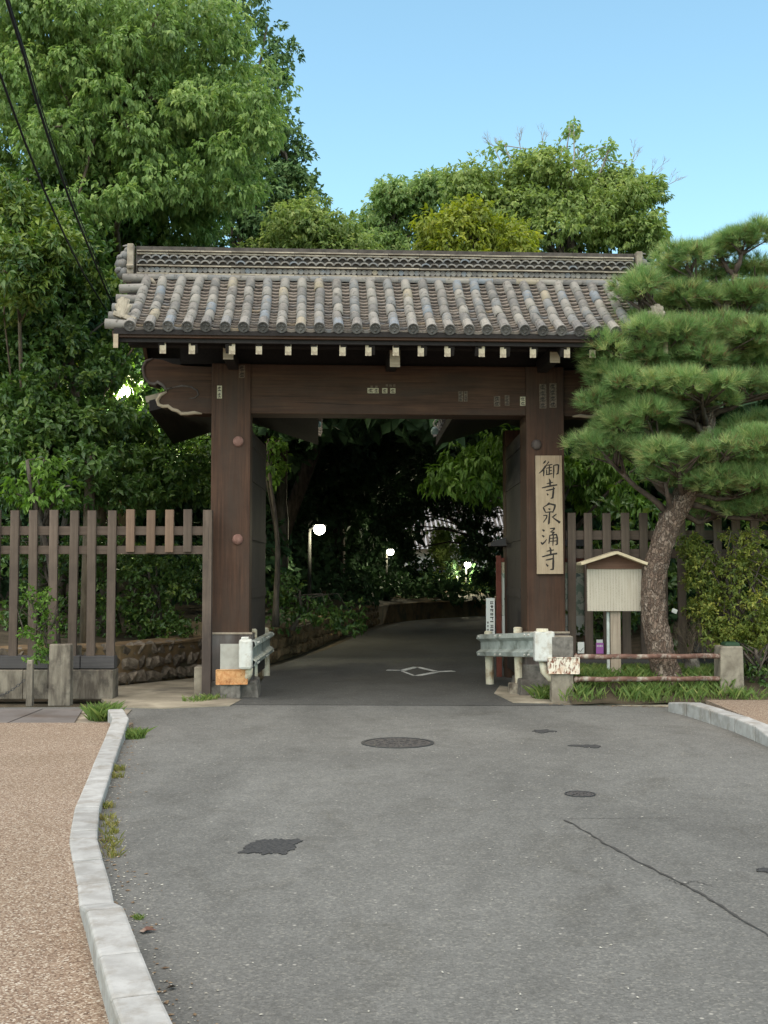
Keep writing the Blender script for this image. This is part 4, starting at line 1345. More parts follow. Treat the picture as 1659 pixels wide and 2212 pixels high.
# ------------------------------------------------------------------ plates on short posts before both pillars
lp, Yl, hl = post_at('plated_post', 475, 519, 1392, 1510, 0.16, M['stone_grey'], 'short stone post with an orange rusted plate before the left pillar', 'post')
def attach_plate(root, x0, y0, x1, y1, Y, mat, name, tilt=0, th=0.008, gap=0.012):
    a, b = P(x0, y1, Y - gap), P(x1, y0, Y - gap)
    c = (a + b) / 2
    m = MB().box((0, 0, 0), (b.x - a.x, th, b.z - a.z))
    o = m.build(name, mat, root, c - root.location, (0, R(tilt), 0), bevel=0.002)
    return o
attach_plate(lp, 475.5, 1391, 519, 1450, Yl, M['grey_plate'], 'grey_sheet', 0, gap=0.006)
pl_ = attach_plate(lp, 467.5, 1447, 534, 1478, Yl, M['orange_plate'], 'rusted_plate', -0.6, gap=0.02)
rm = MB()
wL, hL = 66.5 * Yl / FPX, 31 * Yl / FPX
for (a, b) in (((-wL / 2, -hL / 2), (wL / 2, -hL / 2)), ((wL / 2, -hL / 2), (wL / 2, hL / 2)), ((wL / 2, hL / 2), (-wL / 2, hL / 2)), ((-wL / 2, hL / 2), (-wL / 2, -hL / 2))):
    rm.tube([(a[0], -0.006, a[1]), (b[0], -0.006, b[1])], 0.006, 5)
rm.build('plate_rim', M['orange_plate'], pl_)
rp, Yr, hr = post_at('plated_post', 1192, 1240, 1374, 1519, 0.18, M['concrete'], 'stone post with a peeling white plate at the left end of the red rails', 'post')
attach_plate(rp, 1193, 1376, 1238, 1426, Yr, M['stone_grey'], 'dark_face', 0, gap=0.006)
pl_ = attach_plate(rp, 1184, 1421, 1251, 1455, Yr, M['peeling_plate'], 'peeling_plate', 0.5, gap=0.022)
wL, hL = 67 * Yr / FPX, 34 * Yr / FPX
rm = MB()
for (a, b) in (((-wL / 2, -hL / 2), (wL / 2, -hL / 2)), ((wL / 2, -hL / 2), (wL / 2, hL / 2)), ((wL / 2, hL / 2), (-wL / 2, hL / 2)), ((-wL / 2, hL / 2), (-wL / 2, -hL / 2))):
    rm.tube([(a[0], -0.006, a[1]), (b[0], -0.006, b[1])], 0.006, 5)
rm.build('plate_rim', M['peeling_plate'], pl_)

# bollard at the right end of the rails, and the rails
bo, Yb, hb = post_at('stone_bollard', 1557, 1610, 1396, 1518, 0.30, M['concrete'], 'broad square stone bollard at the right end of the red rails', 'bollard', taper=0.93, bevel=0.02)
MB().box((0.02, 0.14, hb + 0.02), (0.20, 0.22, 0.05), taper=0.8).build('mossy_cap', M['leaf_wood'], bo, bevel=0.02)
for y0, y1, lb in ((1419, 1417, 'upper red rusted pipe rail between the plated post and the bollard'), (1467.5, 1466, 'lower red rusted pipe rail in the grass between plated post and bollard')):
    a, b = P(1240, y0, 13.58), P(1560, y1, 13.66)
    r_ = empty('pipe_rail', a, 0, lb, 'rail', 'rusted pipe rails in front of the pine')
    d = b - a
    m = MB().tube([d * (k / 14) + Vector((0, 0, 0.004 * math.sin(k * 1.7))) for k in range(15)], 0.030, 10)
    m.build('pipe', M['rust'], r_, smooth=True)
    m = MB().tube([d * 0.005, d * 0.018], 0.042, 10)
    m.build('collar', M['rust'], r_)

# ------------------------------------------------------------------ guard rails
def guard_rail(label, A, B, zA, zB, hA, face, posts, near_x):
    """W-beam from A (near) to B (far); face = side of the road normal"""
    root = empty('guard_rail', (A[0], A[1], 0), 0, label, 'guard rail', 'guard rails at the gate posts')
    d = Vector((B[0] - A[0], B[1] - A[1], 0))
    L = d.length
    t = d.normalized()
    nr = Vector((-t.y, t.x, 0)) * face
    prof = [(0.0, 0.5), (0.055, 0.42), (0.06, 0.27), (0.012, 0.12), (0.0, 0.0), (0.012, -0.12), (0.06, -0.27), (0.055, -0.42), (0.0, -0.5)]
    prof = [(0.0, 0.5), (0.05, 0.47), (0.062, 0.30), (0.0, 0.16), (0.0, -0.16), (0.062, -0.30), (0.05, -0.47), (0.0, -0.5)]
    def profile(f, off=0.0):
        z = zA + (zB - zA) * f
        return [t * (L * f) + nr * (p + off) + Vector((0, 0, z + q * hA)) for p, q in prof]
    m = MB()
    k = len(prof)
    vs = profile(0) + profile(1) + profile(0, -0.006) + profile(1, -0.006)
    fs = [(i, i + 1, k + i + 1, k + i) for i in range(k - 1)] + [(2 * k + i, 3 * k + i, 3 * k + i + 1, 2 * k + i + 1) for i in range(k - 1)]
    fs += [(0, k, 3 * k, 2 * k), (k - 1, 3 * k - 1, 4 * k - 1, 2 * k - 1)]
    fs += [(i + 1, i, 2 * k + i, 2 * k + i + 1) for i in range(k - 1)] + [(k + i, k + i + 1, 3 * k + i + 1, 3 * k + i) for i in range(k - 1)]
    m.add(vs, fs)
    m.build('beam', M['galv'], root, fix=True)
    # joint plates with bolts
    for f in (0.12, 0.62, 0.97):
        m = MB()
        vs = [p + nr * 0.004 for p in profile(f - 0.025)] + [p + nr * 0.004 for p in profile(f + 0.025)]
        m.add(vs, [(i, i + 1, k + i + 1, k + i) for i in range(k - 1)])
        m.build('joint_plate', M['galv'], root, fix=True)
    bolt = MB().tube([(0, 0, 0), tuple(nr * 0.02)], 0.014, 6).mesh('bolt', M['white_paint'])
    for f in (0.08, 0.14, 0.55, 0.64, 0.95):
        for q in (0.40, -0.40):
            z = zA + (zB - zA) * f
            p = t * (L * f) + nr * 0.055 + Vector((0, 0, z + q * hA))
            link('bolt', bolt, root, p)
    for (f, top) in posts:
        p = t * (L * f) - nr * 0.06
        m = MB().tube([(p.x + 0.02, p.y, 0), (p.x, p.y, zA + (zB - zA) * f + hA * 0.5 + top)], 0.056, 12)
        q = m.build('post', M['cream_pipe'], root, smooth=False)
        m = MB().tube([(p.x, p.y, zA + (zB - zA) * f + hA * 0.5 + top), (p.x, p.y, zA + (zB - zA) * f + hA * 0.5 + top + 0.015)], [0.059, 0.04], 12)
        m.build('post_cap', M['cream_pipe'], q)
    return root, t, nr
gr, t, nr = guard_rail('guard rail with white sleeve end against the left gate pillar', (-1.605, 14.0), (-1.70, 17.3), 0.54, 0.49, 0.31, -1, [(0.30, 0.10), (0.96, 0.05)], 0)
m = MB()
c = Vector((-0.045, -0.10, 0.545))
m.box(c, (0.16, 0.13, 0.36)); m.build('white_sleeve', M['white_paint'], gr, bevel=0.03)
MB().box(c + Vector((-0.01, 0, 0.19)), (0.09, 0.09, 0.03)).build('sleeve_cap', M['white_paint'], gr, bevel=0.01)
MB().tube([(-0.01, -0.06, 0.37), (-0.02, 0.0, 0.30), (-0.08, 0.06, 0.20)], 0.045, 10).build('bent_pipe', M['cream_pipe'], gr, smooth=True)
gr, t, nr = guard_rail('guard rail with white sleeve end angled across the right gate pillar', (1.83, 13.75), (1.33, 16.0), 0.665, 0.52, 0.30, 1, [(0.40, 0.06), (0.93, 0.03)], 0)
c = Vector((0.045, -0.12, 0.655))
MB().box(c, (0.235, 0.14, 0.35)).build('white_sleeve', M['white_paint'], gr, bevel=0.02)
MB().tube([c + Vector((-0.02, 0, 0.17)), c + Vector((-0.02, 0, 0.205))], [0.075, 0.07], 12).build('sleeve_cap', M['cream_pipe'], gr)
MB().tube([(0.03, -0.08, 0.48), (0.05, -0.08, 0.36), (0.12, -0.07, 0.28), (0.19, -0.06, 0.27)], 0.045, 10).build('bent_pipe', M['cream_pipe'], gr, smooth=True)
MB().box((0.21, -0.06, 0.27), (0.03, 0.1, 0.27)).build('end_flange', M['peeling_plate'], gr, bevel=0.005)
p = (Vector((1.33, 16.0, 0)) - Vector((1.83, 13.75, 0))) * 0.40
MB().box((p.x + 0.06, p.y + 0.0, 0.06), (0.26, 0.22, 0.14), taper=0.9).build('post_footing', M['concrete'], gr, bevel=0.012)

# ------------------------------------------------------------------ roofed notice post (wooden)
SY = 14.05
kz = lambda y: P(1327, y, SY).z
kx = lambda x: P(x, 1270, SY).x - P(1327, 1270, SY).x
ks = empty('roofed_notice', (P(1327, 1270, SY).x, SY, 0.2), 0, 'small roofed wooden notice board with faded writing beside the pine trunk', 'notice board')
o_ = -0.2
MB().span((kx(1268), -0.02, kz(1320) + o_), (kx(1386), 0.02, kz(1222) + o_)).build('panel', M['notice'], ks, bevel=0.003)
poly = [(kx(1268), kz(1229) + o_), (kx(1386), kz(1229) + o_), (kx(1386), kz(1218) + o_), (kx(1327), kz(1199) + o_), (kx(1268), kz(1218) + o_)]
MB().prism_y(poly, -0.035, 0.03).build('gable_board', M['sign_brown'], ks, fix=True)
for a, b in (((1250, 1218.5), (1327, 1194)), ((1327, 1194), (1392, 1218.5))):
    MB().beam((kx(a[0]), -0.03, kz(a[1]) + o_), (kx(b[0]), -0.03, kz(b[1]) + o_), 0.34, 0.034, (0, 0, 1)).build('roof_board', M['sign_roof'], ks, bevel=0.004)
MB().span((kx(1319), 0.025, -0.2), (kx(1341), 0.12, kz(1225) + o_)).build('post', M['sign_post'], ks, bevel=0.008)
MB().span((kx(1312), 0.05, -0.2), (kx(1317.5), 0.09, kz(1322) + o_)).build('prop', M['galv'], ks)

# ------------------------------------------------------------------ map board behind the right pillar
MY = 17.0
mb = empty('map_board', (P(1170, 1300, MY).x, MY, 0), 0, 'red framed map board standing behind the right gate pillar', 'notice board')
mx = lambda x: P(x, 1300, MY).x - mb.location.x
mz = lambda y: P(1170, y, MY).z
MB().span((mx(1083), -0.02, mz(1365)), (mx(1262), 0.02, mz(1215))).build('panel', M['map'], mb)
MB().span((mx(1083), -0.028, mz(1372)), (mx(1262), -0.021, mz(1330))).build('text_panel', M['paper'], mb)
MB().span((mx(1084), -0.029, mz(1238)), (mx(1262), -0.021, mz(1215))).build('text_panel', M['paper_old'], mb)
for a, b in ((1072, 1083), (1262, 1268)):
    MB().span((mx(a), -0.05, 0), (mx(b), 0.05, mz(1200))).build('frame_post', M['red_frame'], mb, bevel=0.006)
MB().span((mx(1072), -0.04, mz(1214)), (mx(1268), 0.04, mz(1205))).build('frame_rail', M['red_frame'], mb)
xm = mx(1167)
poly = [(mx(1058), mz(1180)), (mx(1276), mz(1180)), (mx(1276), mz(1173)), (xm + 0.5, mz(1160)), (xm - 0.5, mz(1160)), (mx(1058), mz(1173))]
MB().prism_y(poly, -0.22, 0.22).build('roof', M['sill'], mb, fix=True)

# narrow white text sign
WY = 16.2
ws = empty('narrow_sign', (P(1059.5, 1370, WY).x, WY, 0), 0, 'narrow upright white sign with a column of dark writing by the right guard rail', 'sign')
wz = lambda y: P(1060, y, WY).z
hw = 9.3 * WY / FPX
MB().span((-hw, -0.01, wz(1370)), (hw, 0.01, wz(1292))).build('panel', M['paper'], ws)
MB().span((-0.02, 0.012, 0), (0.02, 0.05, wz(1300))).build('stake', M['galv'], ws)
m = MB()
zt = wz(1296)
for k in range(8):
    z = zt - 0.015 - k * 0.055
    x = 0.018
    random.seed(40 + k)
    for q in range(4):
        dz = random.uniform(0, 0.038)
        if random.random() < 0.5:
            m.span((x - 0.022, -0.0125, z - dz - 0.007), (x + 0.022, -0.0105, z - dz))
        else:
            dx = random.uniform(-0.018, 0.012)
            m.span((x + dx, -0.0127, z - 0.042), (x + dx + 0.008, -0.0105, z - 0.004))
for k in range(3):
    z = zt - 0.30 - k * 0.05
    m.span((-0.042, -0.0125, z - 0.03), (-0.03, -0.0105, z))
    m.span((-0.05, -0.0123, z - 0.012), (-0.024, -0.0105, z - 0.006))
m.build('writing', M['ink'], ws)
random.seed(77)

# papers and the purple banner on the right fence
o = MB().box((0, 0, 0), (14 * 14.6 / FPX, 0.006, 24 * 14.6 / FPX)).build('paper_notice', M['paper'], None, P(1255, 1399, 14.62))
tag(o, 'small white paper notice low on the right fence beside the pillar', 'paper')
m = MB().beam((-0.035, -0.005, -0.03), (-0.01, -0.005, -0.05), 0.003, 0.012, (0, 1, 0)); m.beam((-0.01, -0.005, -0.05), (0.03, -0.005, 0.0), 0.003, 0.012, (0, 1, 0)); m.build('print', M['ink'], o)
o = empty('purple_banner', P(1296, 1412, 14.62), 0, 'small purple and white banner hung low on the dark fence', 'banner')
hw = 8 * 14.6 / FPX
MB().span((-hw, 0, 0.0), (hw, 0.006, 0.135)).build('cloth', M['purple'], o)
MB().span((-hw * 0.9, 0.0, 0.136), (hw * 0.8, 0.006, 0.175)).build('white_top', M['paper'], o)
m = MB()
for k in range(4):
    m.span((-hw * 0.8 + k * hw * 0.42, -0.002, 0.085), (-hw * 0.8 + k * hw * 0.42 + hw * 0.26, -0.0003, 0.108))
m.build('print', M['paper'], o)

# little white scrap and stones by the bush
o = MB().box((0, 0, 0), (0.07, 0.02, 0.055), Matrix.Rotation(0.4, 3, 'Y')).build('paper_scrap', M['paper'], None, P(1457, 1320, 14.4), bevel=0.008)
tag(o, 'white scrap of paper caught in twigs right of the pine trunk', 'paper')
def rock_mesh(seed, mat, n=14):
    rr = random.Random(seed)
    bm = bmesh.new()
    for k in range(n):
        z = 1 - 2 * (k + 0.5) / n
        a = k * 2.39996 + rr.uniform(-.4, .4)
        r_ = math.sqrt(max(0, 1 - z * z))
        s_ = rr.uniform(0.8, 1.12)
        f = lambda q: math.copysign(abs(q) ** 0.62, q)
        bm.verts.new((0.5 * f(r_ * math.cos(a)) * s_, 0.5 * f(r_ * math.sin(a)) * s_, 0.5 * f(z) * s_))
    r_ = bmesh.ops.convex_hull(bm, input=bm.verts[:])
    bmesh.ops.recalc_face_normals(bm, faces=bm.faces)
    me = bpy.data.meshes.new('stone')
    bm.to_mesh(me); bm.free()
    me.materials.append(mat)
    return me
rocks = [rock_mesh(k, M['rock']) for k in range(7)]
rocks_m = [rock_mesh(k + 20, M['moss_wall']) for k in range(5)]
gs = [rock_mesh(k + 60, M['stone_grey'], 20) for k in range(2)]
for (px, py, Y, s_, lb) in ((1496, 1437, 14.3, (0.19, 0.16, 0.26), 'pale upright garden stone just right of the pine trunk'), (1475, 1500, 13.9, (0.22, 0.2, 0.13), 'low flat garden stone in the grass under the pine'), (1512, 1400, 14.5, (0.16, 0.14, 0.20), 'grey garden stone behind the twigs of the bush')):
    o = link('garden_stone', random.choice(gs), None, P(px, py, Y), (0, 0, random.uniform(0, 6)), s_)
    tag(o, lb, 'stone', 'garden stones under the pine')

# ------------------------------------------------------------------ rough stone retaining wall, left
wall = empty('stone_wall', (0, 0, 0), 0, 'low rough stone retaining wall running from behind the left fence into the wood', 'wall')
wp = resample(WALL_PATH, 200)
m = MB()
vs, fs = [], []
for i, p in enumerate(wp):
    a = wp[max(0, i - 1)]; b = wp[min(199, i + 1)]
    t = (b - a).normalized(); nr = Vector((-t.y, t.x, 0))
    q = p + nr * 0.03
    q2 = p + nr * 0.5
    h = 0.53 + 0.04 * mnoise.noise(Vector((p.x, p.y, 2)))
    vs += [(q.x, q.y, -0.05), (q.x, q.y, h), (q2.x, q2.y, h + 0.03)]
for i in range(199):
    a = 3 * i
    fs += [(a, a + 1, a + 4, a + 3), (a + 1, a + 2, a + 5, a + 4)]
m.add(vs, fs)
m.build('wall_core', M['moss_wall'], wall, fix=True)
s = 0.0
d = [0.0]
for a, b in zip(wp, wp[1:]):
    d.append(d[-1] + (b - a).length)
cnt = 0
for course in range(3):
    s = 2.4 + 0.1 * course
    while s < d[-1] * 0.52 and cnt < 296:
        wdt = random.uniform(0.15, 0.30)
        i = min(198, max(q for q in range(200) if d[q] <= s))
        p = wp[i]; t = (wp[i + 1] - wp[i]).normalized(); nr = Vector((-t.y, t.x, 0))
        z = 0.09 + course * 0.185 + random.uniform(-.02, .02)
        near = p.y < 17.6
        me_ = random.choice(rocks if near else rocks_m)
        q = p + nr * (0.04 + 0.035 * course + random.uniform(-.02, .02)) + t * (s - d[i])
        link('stone', me_, wall, (q.x, q.y, z), (random.uniform(-.25, .25), random.uniform(-.25, .25), math.atan2(t.y, t.x) + random.uniform(-.2, .2)), (wdt * 1.08, 0.22, random.uniform(0.18, 0.23)))
        s += wdt
        cnt += 1

# ------------------------------------------------------------------ street lamps
def street_lamp(px, py, Y, label, zb, power, hx=-0.14, glow=0.11, parts=True):
    h = P(px, py, Y)
    root = empty('street_lamp', (h.x + hx, Y, zb), 0, label, 'street lamp', 'lit street lamps along the lane')
    H = h.z - zb
    MB().tube([(0, 0, 0), (0, 0, H - 0.02)], [0.05, 0.032], 10).build('pole', M['lamp_metal'], root, smooth=True)
    MB().tube([(0, 0, H - 0.05), (-hx * 0.6, 0, H + 0.03), (-hx, 0, H + 0.06)], 0.022, 8).build('arm', M['lamp_metal'], root, smooth=True)
    n = 14
    m = MB()
    vs = [(-hx, 0, H + 0.11)]
    prof = [(0.07, 0.10), (glow * 1.25, 0.05)]
    for r_, z_ in prof:
        vs += [(-hx + r_ * math.cos(2 * math.pi * k / n), r_ * math.sin(2 * math.pi * k / n), H + z_) for k in range(n)]
    fs = [(0, 1 + k, 1 + (k + 1) % n) for k in range(n)] + [(1 + k, 1 + n + k, 1 + n + (k + 1) % n, 1 + (k + 1) % n) for k in range(n)]
    m.add(vs, fs)
    m.build('lamp_hood', M['lamp_metal'], root)
    me = bpy.data.meshes.new('lamp_globe')
    bm = bmesh.new(); bmesh.ops.create_uvsphere(bm, u_segments=16, v_segments=10, radius=glow); bm.to_mesh(me); bm.free()
    me.materials.append(M['lamp_glow'])
    me.polygons.foreach_set('use_smooth', [True] * len(me.polygons))
    link('lamp_globe', me, root, (-hx, 0, H - 0.03))
    ld = bpy.data.lights.new('lamp_light', 'POINT')
    ld.energy = power; ld.color = (1.0, 0.93, 0.62); ld.shadow_soft_size = glow
    lo = bpy.data.objects.new('lamp_light', ld)
    COL.objects.link(lo); lo.parent = root; lo.location = (-hx, -glow - 0.06, H - 0.10)
    return root
street_lamp(690, 1140, 26.0, 'brightest lit street lamp at the left of the lane seen through the gate', 0.9, 65, -0.22, 0.13)
street_lamp(843, 1190, 42.0, 'middle lit street lamp far down the lane in the dark wood', 0.6, 40, -0.13, 0.13)
street_lamp(1010, 1218, 46.0, 'lit street lamp at the right by the bright bushes far down the lane', 0.4, 190, -0.06, 0.13)
street_lamp(268, 842, 18.6, 'street lamp glowing among the leaves left of the gate roof', 0.9, 170, -0.12, 0.10)

# ------------------------------------------------------------------ overhead cables
def cable(pts, r_, label, z_sag=0.0):
    m = MB().tube([P(*p) for p in pts], r_, 8)
    return tag(m.build('overhead_cable', M['rubber'], smooth=True), label, 'cable', 'overhead cables at the upper left')
cable([(-40, -190, 8.6), (20, 20, 9.4), (52, 120, 9.9), (78, 215, 10.5), (112, 320, 11.3), (150, 430, 12.4), (190, 530, 13.8), (235, 640, 15.6), (280, 720, 17.5)], 0.014, 'thick black overhead cable nearer the gate at the upper left')
cable([(-30, -170, 8.9), (28, 30, 9.6), (60, 130, 10.1), (86, 222, 10.7), (120, 328, 11.5), (160, 440, 12.6), (200, 540, 14.0), (245, 650, 15.8), (288, 730, 17.6)], 0.006, 'thin black overhead line close beside the thick cable')
cable([(-60, 20, 9.2), (0, 160, 9.9), (25, 230, 10.4), (55, 310, 11.0), (95, 410, 11.9), (140, 510, 13.1), (180, 590, 14.4), (230, 670, 16.3)], 0.012, 'black overhead cable farthest left in the picture')

# ------------------------------------------------------------------ far temple hall
hall = empty('temple_hall', (4.2, 84, 0), R(6), 'distant temple hall with a silver grey tiled roof glimpsed through the trees', 'building')
MB().span((-7.5, 0, 0), (7.5, 8, 3.6)).build('wall', M['hall_wall'], hall)
m = MB()
m.add([(-9, -1.6, 3.3), (9, -1.6, 3.3), (7.4, 4, 7.6), (-7.4, 4, 7.6), (-9, 9.6, 3.3), (9, 9.6, 3.3)], [(0, 1, 2, 3), (3, 2, 5, 4), (0, 3, 4), (1, 5, 2), (1, 0, 4, 5)])
rf_ = m.build('roof', M['hall_roof'], hall)
rib = MB().beam((0, -1.62, 3.36), (0, 3.9, 7.6), 0.15, 0.16).mesh('tile_row', M['tile_dark'])
for k in range(46):
    x = -7.4 + k * 0.329
    link('tile_row', rib, rf_, (x, 0, 0))
MB().span((-7.5, 3.7, 7.5), (7.5, 4.3, 8.1)).build('ridge', M['tile_dark'], rf_)
# ------------------------------------------------------------------ plants
def leaf_mesh(name, pos, axis, nrm, L, W, mat, tint, fold=0.25):
    """one folded two-triangle leaf per entry"""
    n = len(pos)
    axis = axis / np.linalg.norm(axis, axis=1, keepdims=True)
    side = np.cross(axis, nrm)
    side /= np.linalg.norm(side, axis=1, keepdims=True) + 1e-9
    up = np.cross(side, axis)
    L = L[:, None]; W = W[:, None]
    mid = pos + axis * L * 0.45
    v = np.empty((n, 4, 3), np.float32)
    v[:, 0] = pos
    v[:, 1] = mid + side * W * 0.5 + up * W * fold
    v[:, 2] = pos + axis * L - up * L * 0.12
    v[:, 3] = mid - side * W * 0.5 + up * W * fold
    idx = np.arange(n, dtype=np.int32)[:, None] * 4
    tri = np.concatenate([idx + np.array([[0, 2, 1]]), idx + np.array([[0, 3, 2]])], axis=1).reshape(-1).astype(np.int32)
    return raw_mesh(name, v.reshape(-1, 3), tri, mat, np.repeat(tint, 2))

def raw_mesh(name, v, tri, mat, tint):
    me = bpy.data.meshes.new(name)
    nv, nt = len(v), len(tri) // 3
    me.vertices.add(nv)
    me.vertices.foreach_set('co', np.ascontiguousarray(v, np.float32).reshape(-1))
    me.loops.add(nt * 3)
    me.loops.foreach_set('vertex_index', tri)
    me.polygons.add(nt)
    me.polygons.foreach_set('loop_start', np.arange(0, nt * 3, 3, dtype=np.int32))
    at = me.attributes.new('tint', 'FLOAT', 'FACE')
    at.data.foreach_set('value', tint.astype(np.float32))
    me.materials.append(mat)
    me.update(calc_edges=True)
    return me

CLEAR = [(P(903, 1152, 40.0), 0.30), (P(958, 1140, 40.0), 0.42), (P(985, 1160, 40.0), 0.25), (P(690, 1140, 26.0), 0.30), (P(843, 1190, 42.0), 0.32), (P(1010, 1218, 46.0), 0.32), (P(268, 842, 18.6), 0.10), (P(250, 862, 18.4), 0.05)]
EYE = np.array((0, 0, CAM_H))
def clear_mask(p):
    """leave the lit lamps open to view"""
    keep = np.ones(len(p), bool)
    for c, r in CLEAR:
        c = np.array(c)
        d = EYE - c; L = np.linalg.norm(d); d = d / L
        q = p - c
        t = np.clip(q @ d, 0, L)
        dist = np.linalg.norm(q - t[:, None] * d, axis=1)
        keep &= dist > r
    return keep

def unit(n):
    v = RNG.normal(size=(n, 3))
    return v / np.linalg.norm(v, axis=1, keepdims=True)

def blob_leaves(blobs, per_m2, L, W, droop=0.5, cluster=6, spread=0.5, shell=0.35, tint_shift=0.0, flat=0.0, jit=0.35):
    """blobs: list of (centre, (rx, ry, rz)). Returns arrays for leaf_mesh; leaves sit in hanging sprays"""
    PP, AA, NN, TT = [], [], [], []
    for c, r in blobs:
        r = np.array(r, float)
        area = 4 * math.pi * ((r[0] * r[1]) ** 1.6 / 3 + (r[0] * r[2]) ** 1.6 / 3 + (r[1] * r[2]) ** 1.6 / 3) ** (1 / 1.6)
        n = max(3, int(area * per_m2 / cluster))
        d = unit(n)
        rad = 1 - shell * RNG.random(n) ** 1.4
        p = np.array(c) + d * r * rad[:, None]
        bt = RNG.normal(0, 0.13)
        ct = RNG.normal(0, 0.12, n) + bt
        for k in range(cluster):
            a = d * 0.55 + unit(n) * spread + np.array([0, 0, -droop])
            nm = d + np.array([0, 0, 0.7]) + unit(n) * 0.45
            off = unit(n) * (np.mean(L) * jit)
            PP.append(p + off); AA.append(a); NN.append(nm)
            TT.append(0.45 + ct + RNG.normal(0, 0.14, n) + 0.18 * (d[:, 2]) * 0 + tint_shift)
    PP, AA, NN = np.concatenate(PP), np.concatenate(AA), np.concatenate(NN)
    TT = np.clip(np.concatenate(TT), 0.0, 1.0)
    n = len(PP)
    kp = clear_mask(PP)
    PP, AA, NN, TT = PP[kp], AA[kp], NN[kp], TT[kp]
    n = len(PP)
    Ls = L * RNG.uniform(0.65, 1.25, n)
    return PP, AA, NN, Ls, Ls * W * RNG.uniform(0.85, 1.15, n), TT

def lumps(c, r, n, sub, squash=0.8, lo=0.55, hi=1.0, top=0.0):
    """n sub-blobs spread through an ellipsoid crown"""
    out = []
    d = unit(n)
    if top:
        d[:, 2] += top
        d /= np.linalg.norm(d, axis=1, keepdims=True)
    f = RNG.uniform(lo, hi, n)
    for k in range(n):
        s = sub * RNG.uniform(0.65, 1.35)
        p = np.array(c) + d[k] * np.array(r) * f[k]
        out.append((tuple(p), (s * RNG.uniform(0.9, 1.3), s * RNG.uniform(0.9, 1.2), s * squash * RNG.uniform(0.8, 1.1))))
    return out

def limb_tubes(m, base, tips, r0, r1, crown_c, trunk_top):
    base, top = Vector(base), Vector(trunk_top)
    k = 9
    tp = []
    for i in range(k + 1):
        f = i / k
        p = base.lerp(top, f) + Vector((0.12 * math.sin(f * 5 + base.x), 0.10 * math.cos(f * 4 + base.y), 0)) * f
        tp.append(p)
    m.tube(tp, [r0 * (1.25 if i == 0 else 1) * (1 - 0.65 * i / k) for i in range(k + 1)], 10)
    for tpn in tips:
        t = Vector(tpn)
        j = random.randint(k // 2, k)
        s = tp[j]
        mid = s.lerp(t, 0.5) + Vector((random.uniform(-.2, .2), random.uniform(-.2, .2), 0.25))
        rr = r0 * (1 - 0.65 * j / k) * 0.55
        m.tube([s, mid, t], [rr, rr * 0.6, r1], 6)

def tree(name, label, cat, base, r0, blobs, per, L, W, mat, bark='bark', group=None, top=None, limbs=14, **kw):
    root = empty(name, base, 0, label, cat, group)
    cs = np.array([b[0] for b in blobs])
    cc = cs.mean(axis=0)
    top = top or (cc[0], cc[1], cc[2] + 0.3)
    m = MB()
    sel = [blobs[i][0] for i in RNG.choice(len(blobs), min(limbs, len(blobs)), replace=False)]
    B = Vector(base)
    limb_tubes(m, (0, 0, -0.1), [Vector(s) - B for s in sel], r0, 0.012, cc, Vector(top) - B)
    m.build('trunk', M[bark], root, smooth=True)
    a = blob_leaves(blobs, per, L, W, **kw)
    me = leaf_mesh('crown', a[0] - np.array(base), *a[1:5], M[mat], a[5])
    o = link('crown', me, root)
    return root

def ell(x0, x1, y0, y1, Y, dy=None):
    """ellipsoid that fills the picture rectangle at depth Y"""
    a, b = P(x0, y1, Y), P(x1, y0, Y)
    c = (a + b) / 2
    return (c.x, c.y, c.z), ((b.x - a.x) / 2, dy or (b.x - a.x) / 2, (b.z - a.z) / 2)

# --- big bright broadleaf, upper left
c, r = ell(-150, 590, -60, 520, 19.5, 2.4)
bl = lumps(c, r, 170, 0.55, 0.75, 0.25, 1.0) + lumps(c, (r[0] * 0.95, r[1], r[2] * 0.95), 110, 0.5, 0.7, 0.9, 1.02)
for (px, py, w, h) in ((250, 430, 90, 40), (150, 460, 80, 40), (380, 400, 100, 50), (330, 360, 90, 40), (300, 300, 120, 50), (480, 330, 80, 50), (240, 220, 140, 60), (430, 210, 120, 70), (100, 130, 140, 70), (330, 90, 160, 70), (505, 410, 60, 60), (90, 300, 110, 60), (560, 300, 50, 60), (530, 220, 60, 60)):
    cc, rr = ell(px - w / 2, px + w / 2, py - h / 2, py + h / 2, 17.3 + random.uniform(-.5, .6))
    bl += lumps(cc, (rr[0], rr[0], rr[2]), 5, 0.34, 0.7)
tree('broadleaf_tree', 'tall bright green broadleaf tree filling the upper left', 'tree', (-4.6, 20.2, 0.8), 0.30, bl, 165, 0.107, 0.42, 'leaf_bright', 'bark_pale', 'trees around the gate', droop=0.75, cluster=7, spread=0.55)

# --- dark conifer behind it
bl = []
for (px, py, w, h) in ((520, 30, 160, 110), (560, 120, 130, 100), (545, 220, 170, 110), (575, 300, 130, 100), (600, 370, 110, 90), (560, 440, 190, 90), (480, 150, 160, 160), (500, 320, 160, 160), (610, 300, 70, 110), (570, 200, 60, 100), (490, -60, 150, 120), (440, 470, 200, 80), (635, 385, 45, 30), (655, 390, 25, 20), (600, 240, 40, 60), (590, 60, 36, 60), (620, 330, 60, 70), (640, 440, 70, 50), (655, 395, 50, 36), (610, 420, 90, 70), (600, 490, 120, 70), (640, 300, 30, 50), (672, 385, 22, 16), (600, 160, 30, 50), (540, 525, 160, 70), (600, 530, 120, 60), (500, 500, 160, 80)):
    cc, rr = ell(px - w / 2, px + w / 2, py - h / 2, py + h / 2, 25.5)
    bl += lumps(cc, (rr[0], max(0.6, rr[0]), rr[2]), 6 if w > 60 else 3, 0.34 if w > 60 else 0.2, 0.6)
